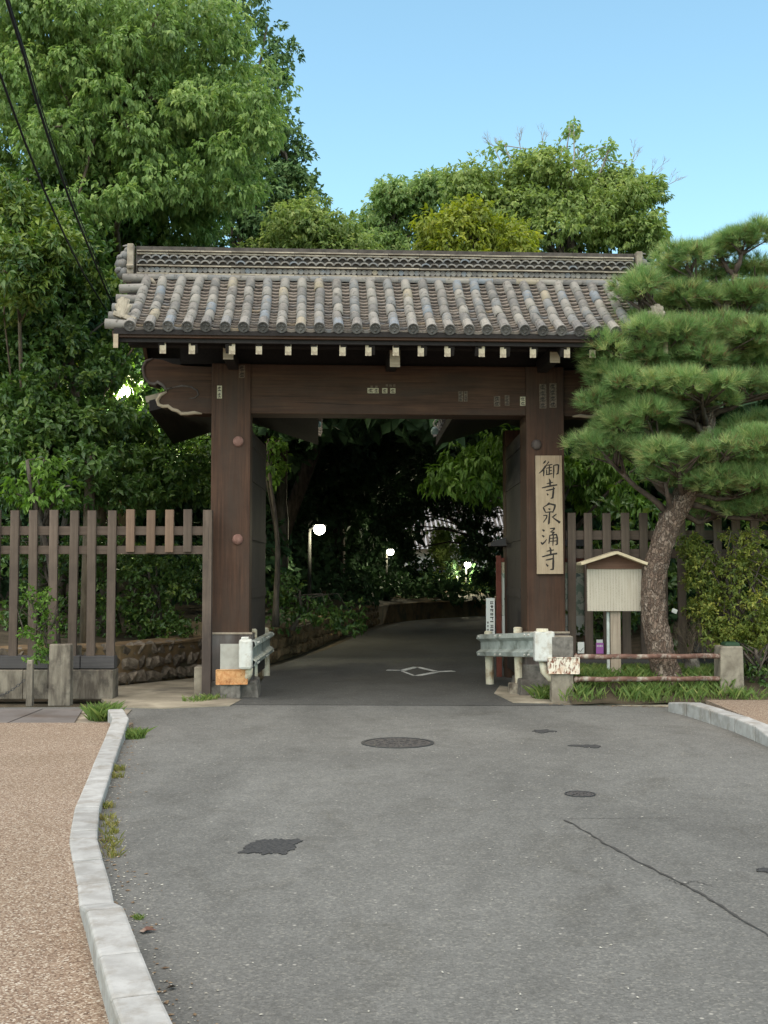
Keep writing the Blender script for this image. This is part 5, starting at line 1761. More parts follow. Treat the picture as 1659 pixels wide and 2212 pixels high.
tree('conifer_tree', 'tall dark conifer behind the bright tree, edged against the sky', 'tree', (-3.5, 26.2, 1.5), 0.32, bl, 100, 0.14, 0.5, 'leaf_conifer', 'bark', 'trees around the gate', droop=0.35, cluster=6, spread=0.8)

# --- dark glossy evergreen at the left
bl = []
for (px, py, w, h, Y) in ((90, 520, 260, 200, 16.4), (60, 660, 240, 180, 16.2), (190, 640, 200, 160, 17.0), (110, 780, 280, 180, 16.4), (70, 900, 220, 160, 16.0), (210, 930, 220, 150, 16.6), (120, 1010, 260, 130, 15.9), (320, 940, 150, 140, 17.4), (330, 1030, 160, 100, 17.4), (240, 770, 160, 150, 17.5), (300, 700, 140, 140, 18.2), (40, 1040, 160, 90, 16.3), (-60, 700, 160, 500, 16.6), (350, 640, 160, 160, 19), (250, 1060, 160, 60, 16.8), (420, 1000, 110, 130, 18.2)):
    cc, rr = ell(px - w / 2, px + w / 2, py - h / 2, py + h / 2, Y)
    bl += lumps(cc, (rr[0], 0.7, rr[2]), int(8 + w * h / 4000), 0.27, 0.8, 0.4, 1.0)
tree('evergreen_tree', 'dark glossy evergreen hanging over the left fence beside the gate roof', 'tree', (-4.2, 17.9, 0.7), 0.13, bl, 200, 0.115, 0.5, 'leaf_dark', 'bark_pale', 'trees around the gate', droop=0.35, cluster=6, spread=0.75)
bl = []
for (px, py, w, h, Y) in ((60, 430, 300, 160, 18.3), (100, 560, 360, 200, 18.6), (230, 540, 160, 160, 19.2), (120, 720, 380, 220, 18.6), (120, 880, 420, 200, 18.4), (300, 860, 200, 240, 19.6), (380, 1020, 160, 160, 19.8), (150, 1030, 380, 160, 18.4), (320, 580, 140, 160, 20.5), (360, 740, 120, 200, 20.5), (440, 560, 200, 90, 22.0), (250, 480, 160, 80, 19.0)):
    cc, rr = ell(px - w / 2, px + w / 2, py - h / 2, py + h / 2, Y)
    bl += lumps(cc, (rr[0], 0.9, rr[2]), int(10 + w * h / 3600), 0.34, 0.8, 0.2, 1.0)
tree('evergreen_tree', 'second dark evergreen standing deeper behind the one over the left fence', 'tree', (-5.6, 19.6, 0.8), 0.15, bl, 130, 0.125, 0.5, 'leaf_dark', 'bark', 'trees around the gate', droop=0.4, cluster=6, spread=0.75)
# --- yellowish loquat-like tree at the left edge
bl = []
for (px, py, w, h, Y) in ((60, 480, 190, 120, 15.2), (40, 570, 150, 90, 15.0), (120, 530, 110, 70, 15.2), (70, 620, 150, 60, 15.1), (20, 420, 120, 100, 15.3)):
    cc, rr = ell(px - w / 2, px + w / 2, py - h / 2, py + h / 2, Y)
    bl += lumps(cc, (rr[0], 0.5, rr[2]), 14, 0.22, 0.75, 0.2, 1.0)
tree('loquat_tree', 'yellowish green tree with larger leaves at the left edge under the cables', 'tree', (-5.6, 17.4, 0.5), 0.05, bl, 170, 0.125, 0.36, 'leaf_dark', 'bark_pale', 'trees around the gate', droop=0.3, cluster=8, spread=0.8, tint_shift=0.3, limbs=5)
# --- fresh branch over the fence
bl = []
for (px, py, w, h, Y) in ((70, 1045, 80, 40, 14.9), (115, 1030, 80, 50, 14.9), (140, 1065, 70, 40, 14.85), (75, 1075, 50, 24, 14.9), (35, 1060, 50, 30, 15.0), (95, 1000, 70, 30, 15.0)):
    cc, rr = ell(px - w / 2, px + w / 2, py - h / 2, py + h / 2, Y)
    bl += lumps(cc, (rr[0], 0.25, rr[2]), 4, 0.13, 0.7)
tree('young_tree', 'young tree with fresh yellow green leaves leaning over the left fence', 'tree', (-4.3, 15.3, 0.5), 0.06, bl, 150, 0.105, 0.5, 'leaf_fresh', 'bark', None, droop=0.5, cluster=6, spread=0.6, limbs=8)

# --- trees behind the roof
def hill_tree(label, rects, Y, L, per, mat, sub, base_z=1.5, r0=0.22, W=0.45, droop=0.5, n=9, name='broadleaf_tree', extra_limbs=14, bark='bark', bx=None):
    bl = []
    for (px, py, w, h) in rects:
        cc, rr = ell(px - w / 2, px + w / 2, py - h / 2, py + h / 2, Y + random.uniform(-.5, .5))
        bl += lumps(cc, (rr[0], max(0.5, rr[0] * 0.8), rr[2]), int(n * 1.4), sub * 0.85, 0.75, 0.25, 1.15)
    cx = np.mean([b[0][0] for b in bl])
    return tree(name, label, 'tree', (float(cx) if bx is None else bx, Y + 0.4, base_z), r0, bl, per, L, W, mat, bark, 'trees behind the gate roof', droop=droop, cluster=6, spread=0.6, limbs=extra_limbs)
hill_tree('low bright tree showing between the conifer and the gate ridge', [(720, 500, 90, 70), (660, 470, 100, 70), (690, 505, 120, 80), (640, 500, 120, 90), (735, 525, 60, 50), (600, 540, 140, 60), (690, 560, 180, 70), (760, 560, 120, 60)], 25.0, 0.12, 110, 'leaf_olive', 0.40, bx=-3.3)
hill_tree('rounded grey green tree left of centre behind the ridge', [(850, 470, 130, 100), (810, 500, 90, 90), (900, 440, 110, 80), (940, 480, 100, 110), (870, 540, 200, 80), (785, 545, 50, 60), (845, 420, 30, 26), (935, 408, 24, 20)], 31.0, 0.14, 100, 'leaf_grey', 0.5, 2.0, bx=-3.0)
hill_tree('yellow green tree just behind the middle of the gate ridge', [(960, 495, 110, 70), (1030, 480, 110, 70), (1095, 505, 110, 70), (1000, 530, 190, 70), (1110, 540, 110, 60), (1000, 455, 70, 40), (930, 525, 70, 40)], 24.0, 0.13, 105, 'leaf_yellow', 0.34, 0.6, 0.16, droop=0.6, bx=4.4)
hill_tree('large olive tree with a thin airy top right of centre', [(1060, 420, 150, 110), (1160, 410, 160, 120), (1260, 420, 160, 120), (1350, 440, 130, 120), (1020, 400, 80, 60), (1200, 480, 260, 110), (1330, 500, 150, 100), (1090, 500, 160, 100), (1390, 500, 70, 60), (1410, 520, 50, 50), (1140, 370, 110, 60), (1385, 420, 50, 60), (1220, 400, 140, 80), (1120, 450, 180, 100), (1290, 470, 180, 110), (1215, 520, 380, 80), (1040, 440, 90, 80), (1330, 400, 100, 70)], 28.0, 0.135, 100, 'leaf_olive', 0.45, 1.0, 0.28, n=10, bx=6.0)
# airy top of that tree and dead twigs
bl = []
for (px, py, w, h) in ((1240, 300, 36, 60), (1200, 320, 50, 50), (1290, 330, 60, 50), (1330, 360, 50, 50), (1150, 350, 60, 40), (1100, 340, 60, 40), (1235, 275, 18, 16), (1255, 345, 80, 50), (1370, 400, 40, 40), (1080, 320, 30, 20), (1310, 318, 26, 24)):
    cc, rr = ell(px - w / 2, px + w / 2, py - h / 2, py + h / 2, 28.2)
    bl += lumps(cc, (rr[0], 0.3, rr[2]), 4, 0.16, 0.8)
at_ = tree('sapling_tree', 'thin sparse treetop with bare dead twigs standing highest against the sky', 'tree', (4.6, 28.6, 2.0), 0.12, bl, 46, 0.15, 0.5, 'leaf_grey', 'twig', 'trees behind the gate roof', droop=0.5, cluster=4, spread=0.7, limbs=30, top=P(1225, 380, 28.4))
m = MB()
random.seed(5)
def twig(m, p, d, L, r_, depth):
    q = p + d * L
    m.tube([p, p.lerp(q, 0.5) + Vector((random.uniform(-.03, .03), 0, random.uniform(-.02, .03))), q], [r_, r_ * 0.8, r_ * 0.5], 4)
    if depth:
        for k in range(3):
            nd = (d + Vector((random.uniform(-.7, .7), random.uniform(-.4, .4), random.uniform(-.1, .6)))).normalized()
            twig(m, p.lerp(q, random.uniform(.5, 1)), nd, L * 0.65, r_ * 0.6, depth - 1)
for (px, py, dx, dz) in ((1110, 350, -0.7, 0.7), (1130, 345, -0.2, 1), (1170, 335, 0.1, 1), (1395, 400, 0.5, 0.7), (1360, 370, 0.3, 1), (1095, 330, -0.6, 0.3), (1415, 410, 0.5, 0.2)):
    twig(m, P(px, py, 28.3) - Vector(at_.location), Vector((dx, 0.0, dz)).normalized(), 0.42, 0.011, 3)
m.build('dead_twigs', M['twig'], at_)['kind'] = 'stuff'

# --- drooping foliage right of and inside the gate
hill_tree('drooping green tree behind the right pillar, seen through the gate', [(960, 1030, 50, 50), (1000, 995, 70, 60), (1050, 990, 90, 70), (1060, 1050, 80, 60), (1020, 1040, 60, 40), (1240, 1000, 90, 80), (1260, 1050, 110, 80), (1310, 1030, 110, 100), (1350, 1080, 100, 60), (1290, 1085, 90, 50), (1110, 960, 120, 80), (1180, 1000, 100, 120), (1400, 980, 120, 80)], 18.2, 0.15, 82, 'leaf_fresh', 0.24, 0.4, 0.12, 0.34, 0.8, 8)
hill_tree('leafy branch edge just right of the left pillar inside the gate', [(590, 960, 34, 40), (596, 1000, 24, 40), (586, 1030, 26, 40)], 19.5, 0.13, 90, 'leaf_fresh', 0.16, 0.7, 0.06, 0.45, 0.5, 4, 'young_tree', 4)

# --- the dark wood beyond
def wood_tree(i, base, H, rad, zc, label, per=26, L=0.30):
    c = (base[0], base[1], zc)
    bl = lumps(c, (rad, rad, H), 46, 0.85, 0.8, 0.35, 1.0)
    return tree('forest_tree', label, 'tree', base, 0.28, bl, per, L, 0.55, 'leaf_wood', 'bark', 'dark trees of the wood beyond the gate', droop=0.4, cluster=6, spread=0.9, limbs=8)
WT = [
 ((-5.2, 23.0, 1.4), 2.8, 2.2, 5.4, 'dark tree nearest behind the left pillar'),
 ((-4.2, 29.5, 1.6), 3.6, 2.4, 6.0, 'dark tree behind the brightest lamp'),
 ((-3.4, 36.0, 1.4), 4.6, 3.0, 6.2, 'dark tree left of the lane past the brightest lamp'),
 ((-2.6, 47.0, 1.5), 4.4, 3.0, 6.0, 'dark tree behind the middle lamp'),
 ((-7.5, 33.0, 2.4), 5.0, 3.0, 6.5, 'dark tree on the left bank behind the evergreen'),
 ((-8.0, 24.0, 2.4), 4.6, 3.0, 6.0, 'dark tree at the far left behind the fence'),
 ((5.4, 24.5, 0.7), 3.0, 2.4, 4.8, 'dark tree right of the lane behind the pine'),
 ((6.6, 31.0, 1.0), 4.0, 2.8, 5.6, 'dark tree right of the lane beyond the map board'),
 ((7.8, 38.0, 1.6), 4.2, 2.6, 5.4, 'dark tree on the right bank before the far lamp'),
 ((-1.6, 40.5, 1.0), 4.0, 1.6, 5.6, 'dark tree between the brightest and the middle lamp'),
 ((9.5, 21.0, 0.6), 2.4, 3.0, 3.4, 'dark tree at the right edge behind the fence'),
]
for i, (b, H, rad, zc, lb) in enumerate(WT):
    wood_tree(i, b, H, rad, zc, lb, 40)
# closed undergrowth and the far wood, beyond counting
def mass(name, label, rects, per, L, mat, sub, kind='stuff', n=1.0):
    bl = []
    for (x0, x1, y0, y1, z0, z1) in rects:
        k = int(n * (x1 - x0) * (y1 - y0) * 0.9 + n * (x1 - x0) * (z1 - z0) * 1.2) + 4
        for q in range(k):
            s = sub * random.uniform(0.7, 1.3)
            bl.append(((random.uniform(x0, x1), random.uniform(y0, y1), random.uniform(z0, z1)), (s * 1.2, s * 1.1, s * 0.8)))
    a = blob_leaves(bl, per, L, 0.55, droop=0.3, cluster=5, spread=0.9)
    o = link(name, leaf_mesh(name, *a[:5], M[mat], a[5]), None)
    return tag(o, label, {'undergrowth': 'undergrowth', 'canopy': 'tree canopy', 'hedge': 'hedge'}.get(name, 'woodland'), kind=kind)
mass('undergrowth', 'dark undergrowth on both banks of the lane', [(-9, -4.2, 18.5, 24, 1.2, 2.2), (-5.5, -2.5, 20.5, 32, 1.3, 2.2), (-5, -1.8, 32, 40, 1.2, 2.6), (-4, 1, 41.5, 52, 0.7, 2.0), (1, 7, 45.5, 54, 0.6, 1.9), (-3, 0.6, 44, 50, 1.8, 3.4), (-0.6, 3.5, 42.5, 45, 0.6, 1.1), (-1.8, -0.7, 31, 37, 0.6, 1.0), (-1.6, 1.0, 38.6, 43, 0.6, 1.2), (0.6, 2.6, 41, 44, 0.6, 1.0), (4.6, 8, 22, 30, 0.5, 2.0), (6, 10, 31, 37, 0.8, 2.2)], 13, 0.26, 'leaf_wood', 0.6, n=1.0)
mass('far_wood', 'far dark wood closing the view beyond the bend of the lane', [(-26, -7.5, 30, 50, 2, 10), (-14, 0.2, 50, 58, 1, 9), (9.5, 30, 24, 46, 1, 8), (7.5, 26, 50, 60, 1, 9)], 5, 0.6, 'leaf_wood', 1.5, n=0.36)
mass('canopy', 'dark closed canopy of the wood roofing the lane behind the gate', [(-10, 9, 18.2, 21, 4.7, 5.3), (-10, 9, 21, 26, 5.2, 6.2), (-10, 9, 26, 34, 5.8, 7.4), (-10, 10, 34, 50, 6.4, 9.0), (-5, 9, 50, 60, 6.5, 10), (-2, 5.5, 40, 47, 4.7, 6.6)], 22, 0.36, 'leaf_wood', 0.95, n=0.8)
# branches that fringe the far roof
bl = []
for (px, py, w, h) in ((850, 1130, 60, 120), (820, 1160, 60, 120), (870, 1195, 60, 60), (900, 1098, 160, 40), (1000, 1100, 120, 36), (1060, 1140, 60, 200), (1055, 1240, 40, 100), (1030, 1190, 24, 60), (930, 1050, 240, 60), (850, 1000, 200, 90), (980, 1000, 200, 90), (900, 1105, 120, 46), (960, 1090, 120, 40), (1010, 1125, 60, 40), (870, 1150, 40, 70), (1040, 1150, 50, 140), (860, 1080, 90, 70), (1040, 1080, 90, 60), (950, 1060, 160, 40), (880, 1175, 40, 40)):
    cc, rr = ell(px - w / 2, px + w / 2, py - h / 2, py + h / 2, 39.0 + random.uniform(-1, 1))
    bl += lumps(cc, (rr[0], 0.5, rr[2]), 9, 0.26, 0.8)
tree('forest_tree', 'dark leafy branches framing the distant hall roof', 'tree', (6.6, 39.6, 0.8), 0.16, bl, 70, 0.17, 0.5, 'leaf_wood', 'bark', 'dark trees of the wood beyond the gate', droop=0.5, cluster=5, spread=0.8, limbs=12)
# lit garden shrubs by the far lamp
def shrub(label, base_px, blobs_px, Y, L, per, mat, sub, name='clipped_shrub', cat='shrub', group=None, n=7, W=0.5, zb=None, r0=0.05, droop=0.3, bark='bark', limbs=8):
    bl = []
    for (px, py, w, h) in blobs_px:
        cc, rr = ell(px - w / 2, px + w / 2, py - h / 2, py + h / 2, Y)
        bl += lumps(cc, (rr[0], max(0.15, min(rr[0], 0.9)), rr[2]), n, sub, 0.8, 0.3, 1.0)
    b = P(base_px[0], base_px[1], Y)
    base = (b.x, Y + 0.1, b.z if zb is None else zb)
    return tree(name, label, cat, base, r0, bl, per, L, W, mat, bark, group, droop=droop, cluster=6, spread=0.85, limbs=limbs)
shrub('tall cone shaped shrub before the distant hall roof', (955, 1235), [(957, 1150, 24, 40), (955, 1175, 44, 40), (955, 1200, 66, 40), (965, 1215, 90, 30)], 49.0, 0.17, 60, 'leaf_olive', 0.34, group='garden shrubs lit by the far lamp')
shrub('broad rounded shrub lit by the far lamp', (1000, 1330), [(980, 1250, 90, 50), (1010, 1270, 110, 50), (950, 1265, 80, 40), (1030, 1290, 60, 30), (970, 1290, 120, 30)], 47.6, 0.17, 60, 'leaf_olive', 0.4, zb=0.2, group='garden shrubs lit by the far lamp')
shrub('yellowish shrub right of the cone shaped one', (1005, 1230), [(1000, 1170, 30, 40), (1010, 1195, 36, 40)], 52.0, 0.17, 60, 'leaf_yellow', 0.34, group='garden shrubs lit by the far lamp')

# --- shrubs behind the left fence and along the wall
shrub('dark shrub filling the side opening of the left fence', (340, 1400), [(330, 1270, 150, 160), (300, 1330, 120, 120), (390, 1290, 110, 160), (360, 1360, 140, 80), (410, 1220, 80, 100), (280, 1230, 70, 100), (310, 1200, 100, 60)], 17.6, 0.085, 130, 'leaf_dark', 0.22, 'evergreen_shrub', group='shrubs on the bank behind the left fence', n=9, zb=0.6)
shrub('dark shrub behind the pickets at the far left', (120, 1390), [(60, 1290, 140, 180), (150, 1260, 120, 160), (215, 1290, 80, 180), (20, 1360, 100, 80), (100, 1200, 180, 80), (120, 1370, 220, 60), (40, 1150, 120, 80), (200, 1170, 120, 80)], 17.2, 0.09, 95, 'leaf_dark', 0.24, 'evergreen_shrub', group='shrubs on the bank behind the left fence', n=9, zb=0.6)
shrub('dark shrub above the stone wall right of the left pillar', (630, 1370), [(600, 1310, 60, 80), (640, 1320, 80, 70), (700, 1325, 70, 50), (610, 1270, 50, 60), (750, 1335, 60, 30)], 20.6, 0.10, 90, 'leaf_dark', 0.22, 'evergreen_shrub', group='shrubs on the bank behind the left fence', zb=0.6)
# fresh green plant in front of the left pickets
shrub('fresh green shrub growing between the left pickets and the slab post', (100, 1440), [(95, 1290, 24, 24), (92, 1320, 44, 40), (100, 1350, 56, 50), (85, 1385, 56, 50), (105, 1400, 50, 50), (84, 1415, 40, 30), (55, 1362, 30, 14), (60, 1280, 12, 50)], 13.72, 0.045, 400, 'leaf_fresh', 0.07, 'leafy_plant', 'plant', n=6, zb=0.25, r0=0.016, W=0.6)
# thin trunks behind the fence
for (px, Y, r_, lb) in ((185, 15.9, 0.075, 'straight pale trunk behind the middle of the left fence'), (95, 17.5, 0.10, 'dark straight trunk behind the left fence near the edge'), (606, 24.0, 0.13, 'dark straight trunk seen just right of the left pillar')):
    b = P(px, 1350, Y)
    o = MB().tube([(0, 0, -0.3), (0.03, 0, 2), (0.0, 0.05, 2.4), (0.06, 0, 2.7 if px < 300 else 7)], [r_ * 1.15, r_, r_ * 0.9, r_ * 0.7], 10).build('tree_trunk', M['bark_pale' if px == 185 else 'bark'], None, (b.x, Y, 0.6), smooth=True)
    tag(o, lb, 'tree trunk')

# --- bush at the right
shrub('leafy bush with yellowing leaves at the right edge behind the bollard', (1585, 1470), [(1580, 1230, 130, 120), (1640, 1210, 110, 160), (1540, 1300, 110, 100), (1610, 1310, 150, 110), (1640, 1370, 100, 60), (1560, 1360, 110, 60), (1510, 1230, 60, 110), (1690, 1300, 120, 200), (1500, 1180, 50, 60)], 14.25, 0.05, 480, 'leaf_bush', 0.14, 'leafy_bush', 'bush', n=14, zb=0.2, r0=0.04, W=0.45, limbs=34)
bush_t = MB()
random.seed(9)
for k in range(26):
    p = P(random.uniform(1470, 1540), random.uniform(1390, 1430), 14.3 + random.uniform(-.1, .3))
    d = Vector((random.uniform(-0.8, 0.3), random.uniform(-.2, .2), random.uniform(0.3, 1))).normalized()
    twig(bush_t, p - P(1520, 1430, 14.3), d, 0.22, 0.006, 2)
tag(bush_t.build('dry_brush', M['bark_pale'], None, P(1520, 1430, 14.3)), 'tangle of dry bare twigs between pine trunk and bush', 'brushwood', kind='stuff')
shrub('low dark shrub right of the bollard', (1640, 1500), [(1640, 1440, 70, 60), (1670, 1470, 60, 50)], 13.9, 0.06, 220, 'leaf_dark', 0.12, 'low_shrub', zb=0.1)
# dark foliage filling behind right fence
mass('hedge', 'dark hedge behind the right hand fence', [(2.9, 9, 15.6, 17.4, 0.4, 2.4)], 40, 0.12, 'leaf_dark', 0.36, n=2.2)

# ------------------------------------------------------------------ the pine
def needle_pad(blobs, dens):
    PP, AA, TT = [], [], []
    for c, r in blobs:
        r = np.array(r)
        n = int(dens * (r[0] * r[1] * math.pi + 1.2 * r[0] * r[2]))
        d = unit(n)
        d[:, 2] = np.abs(d[:, 2]) * RNG.choice([1, 1, 1, -0.55], n)
        p = np.array(c) + d * r * (1 - 0.3 * RNG.random((n, 1)) ** 1.5)
        ct = RNG.normal(0, 0.24, n) + RNG.normal(0, 0.08)
        k = 24
        ax = d * np.array([0.8, 0.8, 0.55]) + np.array([0, 0, 0.5]) + unit(n) * 0.25
        for q in range(k):
            a = ax / np.linalg.norm(ax, axis=1, keepdims=True) + unit(n) * 0.74
            PP.append(p + unit(n) * 0.014); AA.append(a)
            TT.append(0.48 + ct + RNG.normal(0, 0.13, n))
    return np.concatenate(PP), np.concatenate(AA), np.clip(np.concatenate(TT), 0, 1)

PY = 13.95
pine = empty('pine_tree', P(1445, 1470, PY), 0, 'old pine with a leaning plated trunk and cloud shaped needle pads at the right', 'tree', 'trees around the gate')
pb = Vector(pine.location)
tr = [(1446, 1480, 36), (1440, 1452, 32), (1430, 1420, 30), (1422, 1380, 28.5), (1415, 1340, 27.5), (1411, 1300, 27), (1411, 1265, 26), (1416, 1230, 26), (1424, 1195, 26), (1436, 1160, 27), (1450, 1125, 28), (1468, 1090, 28), (1484, 1055, 27), (1500, 1020, 25), (1514, 985, 22), (1522, 945, 20), (1527, 905, 18), (1527, 870, 16), (1522, 830, 15), (1520, 780, 14), (1535, 730, 12), (1560, 680, 10), (1580, 630, 8), (1590, 585, 6)]
pts = [P(x, y, PY) - pb for x, y, w in tr]
rads = [w * PY / FPX for x, y, w in tr]
# resample finely and roughen into bark plates
fp, fr = [], []
for i in range(len(pts) - 1):
    for q in range(6):
        f = q / 6
        fp.append(pts[i].lerp(pts[i + 1], f)); fr.append(rads[i] + (rads[i + 1] - rads[i]) * f)
nseg = 40
vs, fs = [], []
for i, p in enumerate(fp):
    for k in range(nseg):
        a = 2 * math.pi * k / nseg
        dirv = Vector((math.cos(a), math.sin(a), 0))
        q = p + dirv * fr[i]
        dd, _ = mnoise.voronoi(Vector((q.x * 13, q.y * 13, q.z * 7.5)))
        e = min(1.0, (dd[1] - dd[0]) * 2.6)
        rr = fr[i] * (0.93 + 0.11 * e + 0.05 * mnoise.noise(q * 4))
        v = p + dirv * rr
        vs.append(v)
for i in range(len(fp) - 1):
    for k in range(nseg):
        fs.append((i * nseg + k, i * nseg + (k + 1) % nseg, (i + 1) * nseg + (k + 1) % nseg, (i + 1) * nseg + k))
tm = MB(); tm.add(vs, fs)
trunk = tm.build('trunk', M['pine_bark'], pine, smooth=True)
# pads: centre x, y, half width, half height in the picture, depth offset
PADS = [(1300, 800, 70, 34, -.1), (1345, 640, 40, 26, -.1), (1440, 690, 70, 26, .1), (1350, 700, 50, 26, 0), (1480, 870, 110, 30, -.1), (1440, 940, 70, 28, 0.1), (1620, 930, 70, 36, .1), (1480, 1040, 70, 30, -.05), (1588, 524, 76, 34, 0.0), (1545, 545, 50, 30, .1), (1465, 560, 74, 34, -.1), (1425, 600, 60, 30, .1), (1530, 600, 60, 26, .15), (1620, 590, 60, 34, .2), (1370, 628, 60, 36, -.15), (1480, 655, 100, 36, 0), (1600, 660, 90, 40, .1),
        (1420, 735, 120, 42, -.2), (1540, 735, 120, 46, -.1), (1320, 760, 80, 40, -.2), (1470, 790, 120, 36, -.1), (1600, 790, 80, 36, .1),
        (1290, 820, 74, 40, -.1), (1390, 835, 90, 34, -.25), (1500, 840, 130, 30, -.3), (1610, 840, 90, 30, -.1), (1310, 870, 70, 36, -.1), (1370, 900, 90, 40, -.2), (1330, 920, 60, 34, -.15),
        (1290, 970, 80, 34, -.1), (1370, 985, 90, 34, -.1), (1450, 990, 80, 34, -.3), (1560, 970, 130, 38, -.35), (1640, 990, 80, 46, -.2), (1420, 1030, 60, 26, -.2), (1590, 1050, 130, 46, -.15), (1640, 1100, 100, 50, 0.05), (1530, 1100, 60, 40, 0.15)]
br = MB()
random.seed(21)
for (px, py, hw, hh, dy) in PADS:
    Yp = PY + dy * 2.0
    px += 16; hh *= 0.86
    cc, rr = ell(px - hw, px + hw, py - hh, py + hh, Yp)
    ry = max(0.3, rr[0] * 0.85)
    blobs = []
    k = max(4, int(hw / 9))
    for q in range(k):
        ang = random.uniform(0, 2 * math.pi); f = math.sqrt(random.random()) * 0.78
        s = rr[2] * random.uniform(0.5, 0.8)
        blobs.append(((cc[0] + rr[0] * f * math.cos(ang), cc[1] + ry * f * math.sin(ang), cc[2] + rr[2] * (0.30 - 0.55 * f * f) + random.uniform(-.07, .07)), (s * 1.7, s * 1.6, s * 1.0)))
    pp, aa, tt = needle_pad(blobs, 330)
    n = len(pp)
    aa = aa / np.linalg.norm(aa, axis=1, keepdims=True)
    sd = np.cross(aa, unit(n)); sd /= np.linalg.norm(sd, axis=1, keepdims=True)
    Ln = RNG.uniform(0.09, 0.165, n)[:, None]
    v = np.empty((n, 3, 3), np.float32)
    pl = pp - np.array(pb)
    v[:, 0] = pl - sd * 0.0026; v[:, 1] = pl + sd * 0.0026; v[:, 2] = pl + aa * Ln
    me = raw_mesh('needle_pad', v.reshape(-1, 3), np.arange(n * 3, dtype=np.int32), M['needle'], tt)
    link('needle_pad', me, pine)
    # branch carrying the pad
    c = Vector(cc) - pb
    j = min(range(len(fp)), key=lambda q: (fp[q] - (c + Vector((0, 0, -0.35)))).length + (0 if fp[q].z < c.z + 0.1 else 1))
    s0 = fp[j]
    low = c + Vector((0, 0, -rr[2] * 0.55))
    mid = s0.lerp(low, 0.55) + Vector((0, 0, -0.06 + random.uniform(-.05, .05)))
    br.tube([s0, s0.lerp(mid, 0.5) + Vector((0, 0, 0.03)), mid, low], [min(0.05, fr[j] * 0.55), 0.038, 0.03, 0.018], 7)
    for q in range(12):
        b_ = Vector(random.choice(blobs)[0]) - pb
        br.tube([mid.lerp(low, random.uniform(.2, 1)), b_ + Vector((0, 0, -0.03))], [0.016, 0.006], 5)
br.build('branches', M['pine_branch'], pine, smooth=True)

# ------------------------------------------------------------------ grass
def grass(name, spots, n, h, mat, label, cat, kind, w=0.0032, lean=0.4, group=None, loc=None):
    """spots: list of (x, y, z, spread)"""
    sp = np.array(spots)
    pick = RNG.integers(0, len(sp), n)
    ang = RNG.uniform(0, 2 * math.pi, n)
    rad = np.sqrt(RNG.random(n)) * sp[pick, 3]
    p = np.stack([sp[pick, 0] + rad * np.cos(ang), sp[pick, 1] + rad * np.sin(ang), sp[pick, 2]], axis=1)
    o0 = np.array(loc) if loc is not None else np.zeros(3)
    p = p - o0
    dr = np.stack([RNG.normal(0, lean, n), RNG.normal(0, lean, n), np.ones(n)], axis=1)
    H = h * RNG.uniform(0.35, 1.2, n)[:, None]
    sd = unit(n); sd[:, 2] = 0
    sd /= np.linalg.norm(sd, axis=1, keepdims=True)
    v = np.empty((n, 4, 3), np.float32)
    ww = w * RNG.uniform(0.6, 1.3, n)[:, None]
    mid = p + dr * H * np.array([0.35, 0.35, 0.6])
    v[:, 0] = p - sd * ww; v[:, 1] = p + sd * ww; v[:, 2] = mid + sd * ww * 0.7; v[:, 3] = p + dr * H
    idx = np.arange(n, dtype=np.int32)[:, None] * 4
    tri = np.concatenate([idx + np.array([[0, 1, 2]]), idx + np.array([[0, 2, 3]])], axis=1).reshape(-1).astype(np.int32)
    t = np.clip(RNG.normal(0.45, 0.22, n), 0, 1)
    o = link(name, raw_mesh(name, v.reshape(-1, 3), tri, M[mat], np.repeat(t, 2)), None, o0)
    return tag(o, label, cat, group, kind)
spots = []
for k in range(240):
    px = random.uniform(1225, 1600)
    py = random.uniform(1478, 1520)
    g_ = G(px, py)
    z = 0.02 + 0.22 * min(1, max(0, (g_.y - 13.45) / 0.5))
    spots.append((g_.x, min(g_.y, 14.5), z, 0.12))
for k in range(40):
    spots.append((random.uniform(2.2, 6.5), random.uniform(13.2, 14.3), 0.05, 0.2))
grass('grass', spots, 15000, 0.135, 'grass', 'green grass along the foot of the red rails', 'grass', 'stuff')
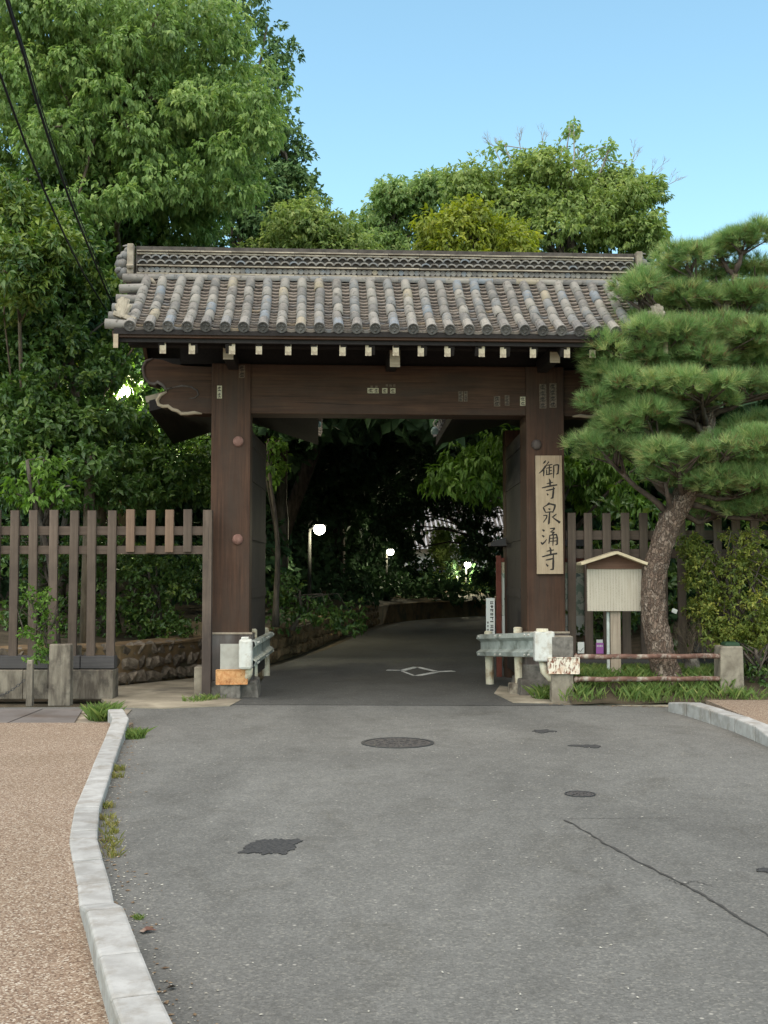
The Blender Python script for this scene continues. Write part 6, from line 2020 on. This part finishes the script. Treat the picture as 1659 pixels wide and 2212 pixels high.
def tuft(px, py, n, h, r_, label, mat='grass', w=0.0028, sx=1.0, pts=None):
    g_ = G(px, py)
    sp = [(g_.x, g_.y, 0.0, r_)] if pts is None else [(*G(*q)[:2], 0.0, r_) for q in pts]
    return grass('grass_tuft', sp, int(n * 2.2), h, mat, label, 'grass tuft', 'thing', w, 0.5, 'weeds along the kerbs', loc=(g_.x, g_.y, 0))
tuft(222, 1558, 330, 0.17, 0.13, 'tall green weed tuft behind the end of the left kerb')
tuft(285, 1594, 200, 0.085, 0.12, 'green grass tuft on the road side of the left kerb end')
gw = tuft(238, 1800, 150, 0.045, 0.05, 'row of half dry weeds in the gutter along the dropped kerb', 'dry_grass', 0.0032, pts=[(232, 1745), (235, 1770), (237, 1785), (238, 1800), (239, 1818), (240, 1832), (243, 1850)])
gw.name = 'gutter_weeds'; gw['kind'] = 'stuff'; gw['category'] = 'weeds'
tuft(254, 1670, 60, 0.05, 0.05, 'small dry weeds at a joint of the dropped kerb', 'dry_grass', 0.0032, pts=[(256, 1665), (253, 1680)])
tuft(300, 1985, 24, 0.025, 0.02, 'tiny green weed against the raised kerb near the fallen leaf')
tuft(440, 1513, 160, 0.07, 0.14, 'low green weeds at the foot of the left pillar', pts=[(420, 1516), (445, 1513), (465, 1510)])
tuft(1205, 1505, 300, 0.15, 0.16, 'green grass tuft left of the plated post at the right pillar', pts=[(1195, 1507), (1210, 1512), (1180, 1510)])
for k, (px, py, lb) in enumerate(((319, 2012, 'orange brown fallen leaf beside the left kerb'), (225, 2105, 'dark curled leaf lying on the gravel pavement'), (370, 2135, 'small brown leaf on the road near the bottom left'))):
    z0 = 0.06 if px == 225 else 0.004
    g_ = G(px, py, z0)
    m = MB()
    s_ = 0.035 if k != 2 else 0.02
    m.add([(0, -s_, 0.002), (s_ * 0.5, 0, 0.012), (0, s_ * 1.1, 0.004), (-s_ * 0.55, 0.0, 0.016), (s_ * 0.9, -s_ * 0.4, 0.006), (-s_ * 0.9, -s_ * 0.3, 0.012)], [(0, 1, 2), (0, 2, 3), (0, 4, 1), (0, 3, 5)])
    o = m.build('fallen_leaf', M['rust'] if k == 0 else M['bark'], None, g_, (0, 0, random.uniform(0, 6)))
    tag(o, lb, 'leaf', 'fallen leaves')

print('LEAF TRIS', sum(len(o.data.polygons) for o in bpy.data.objects if o.type == 'MESH'))
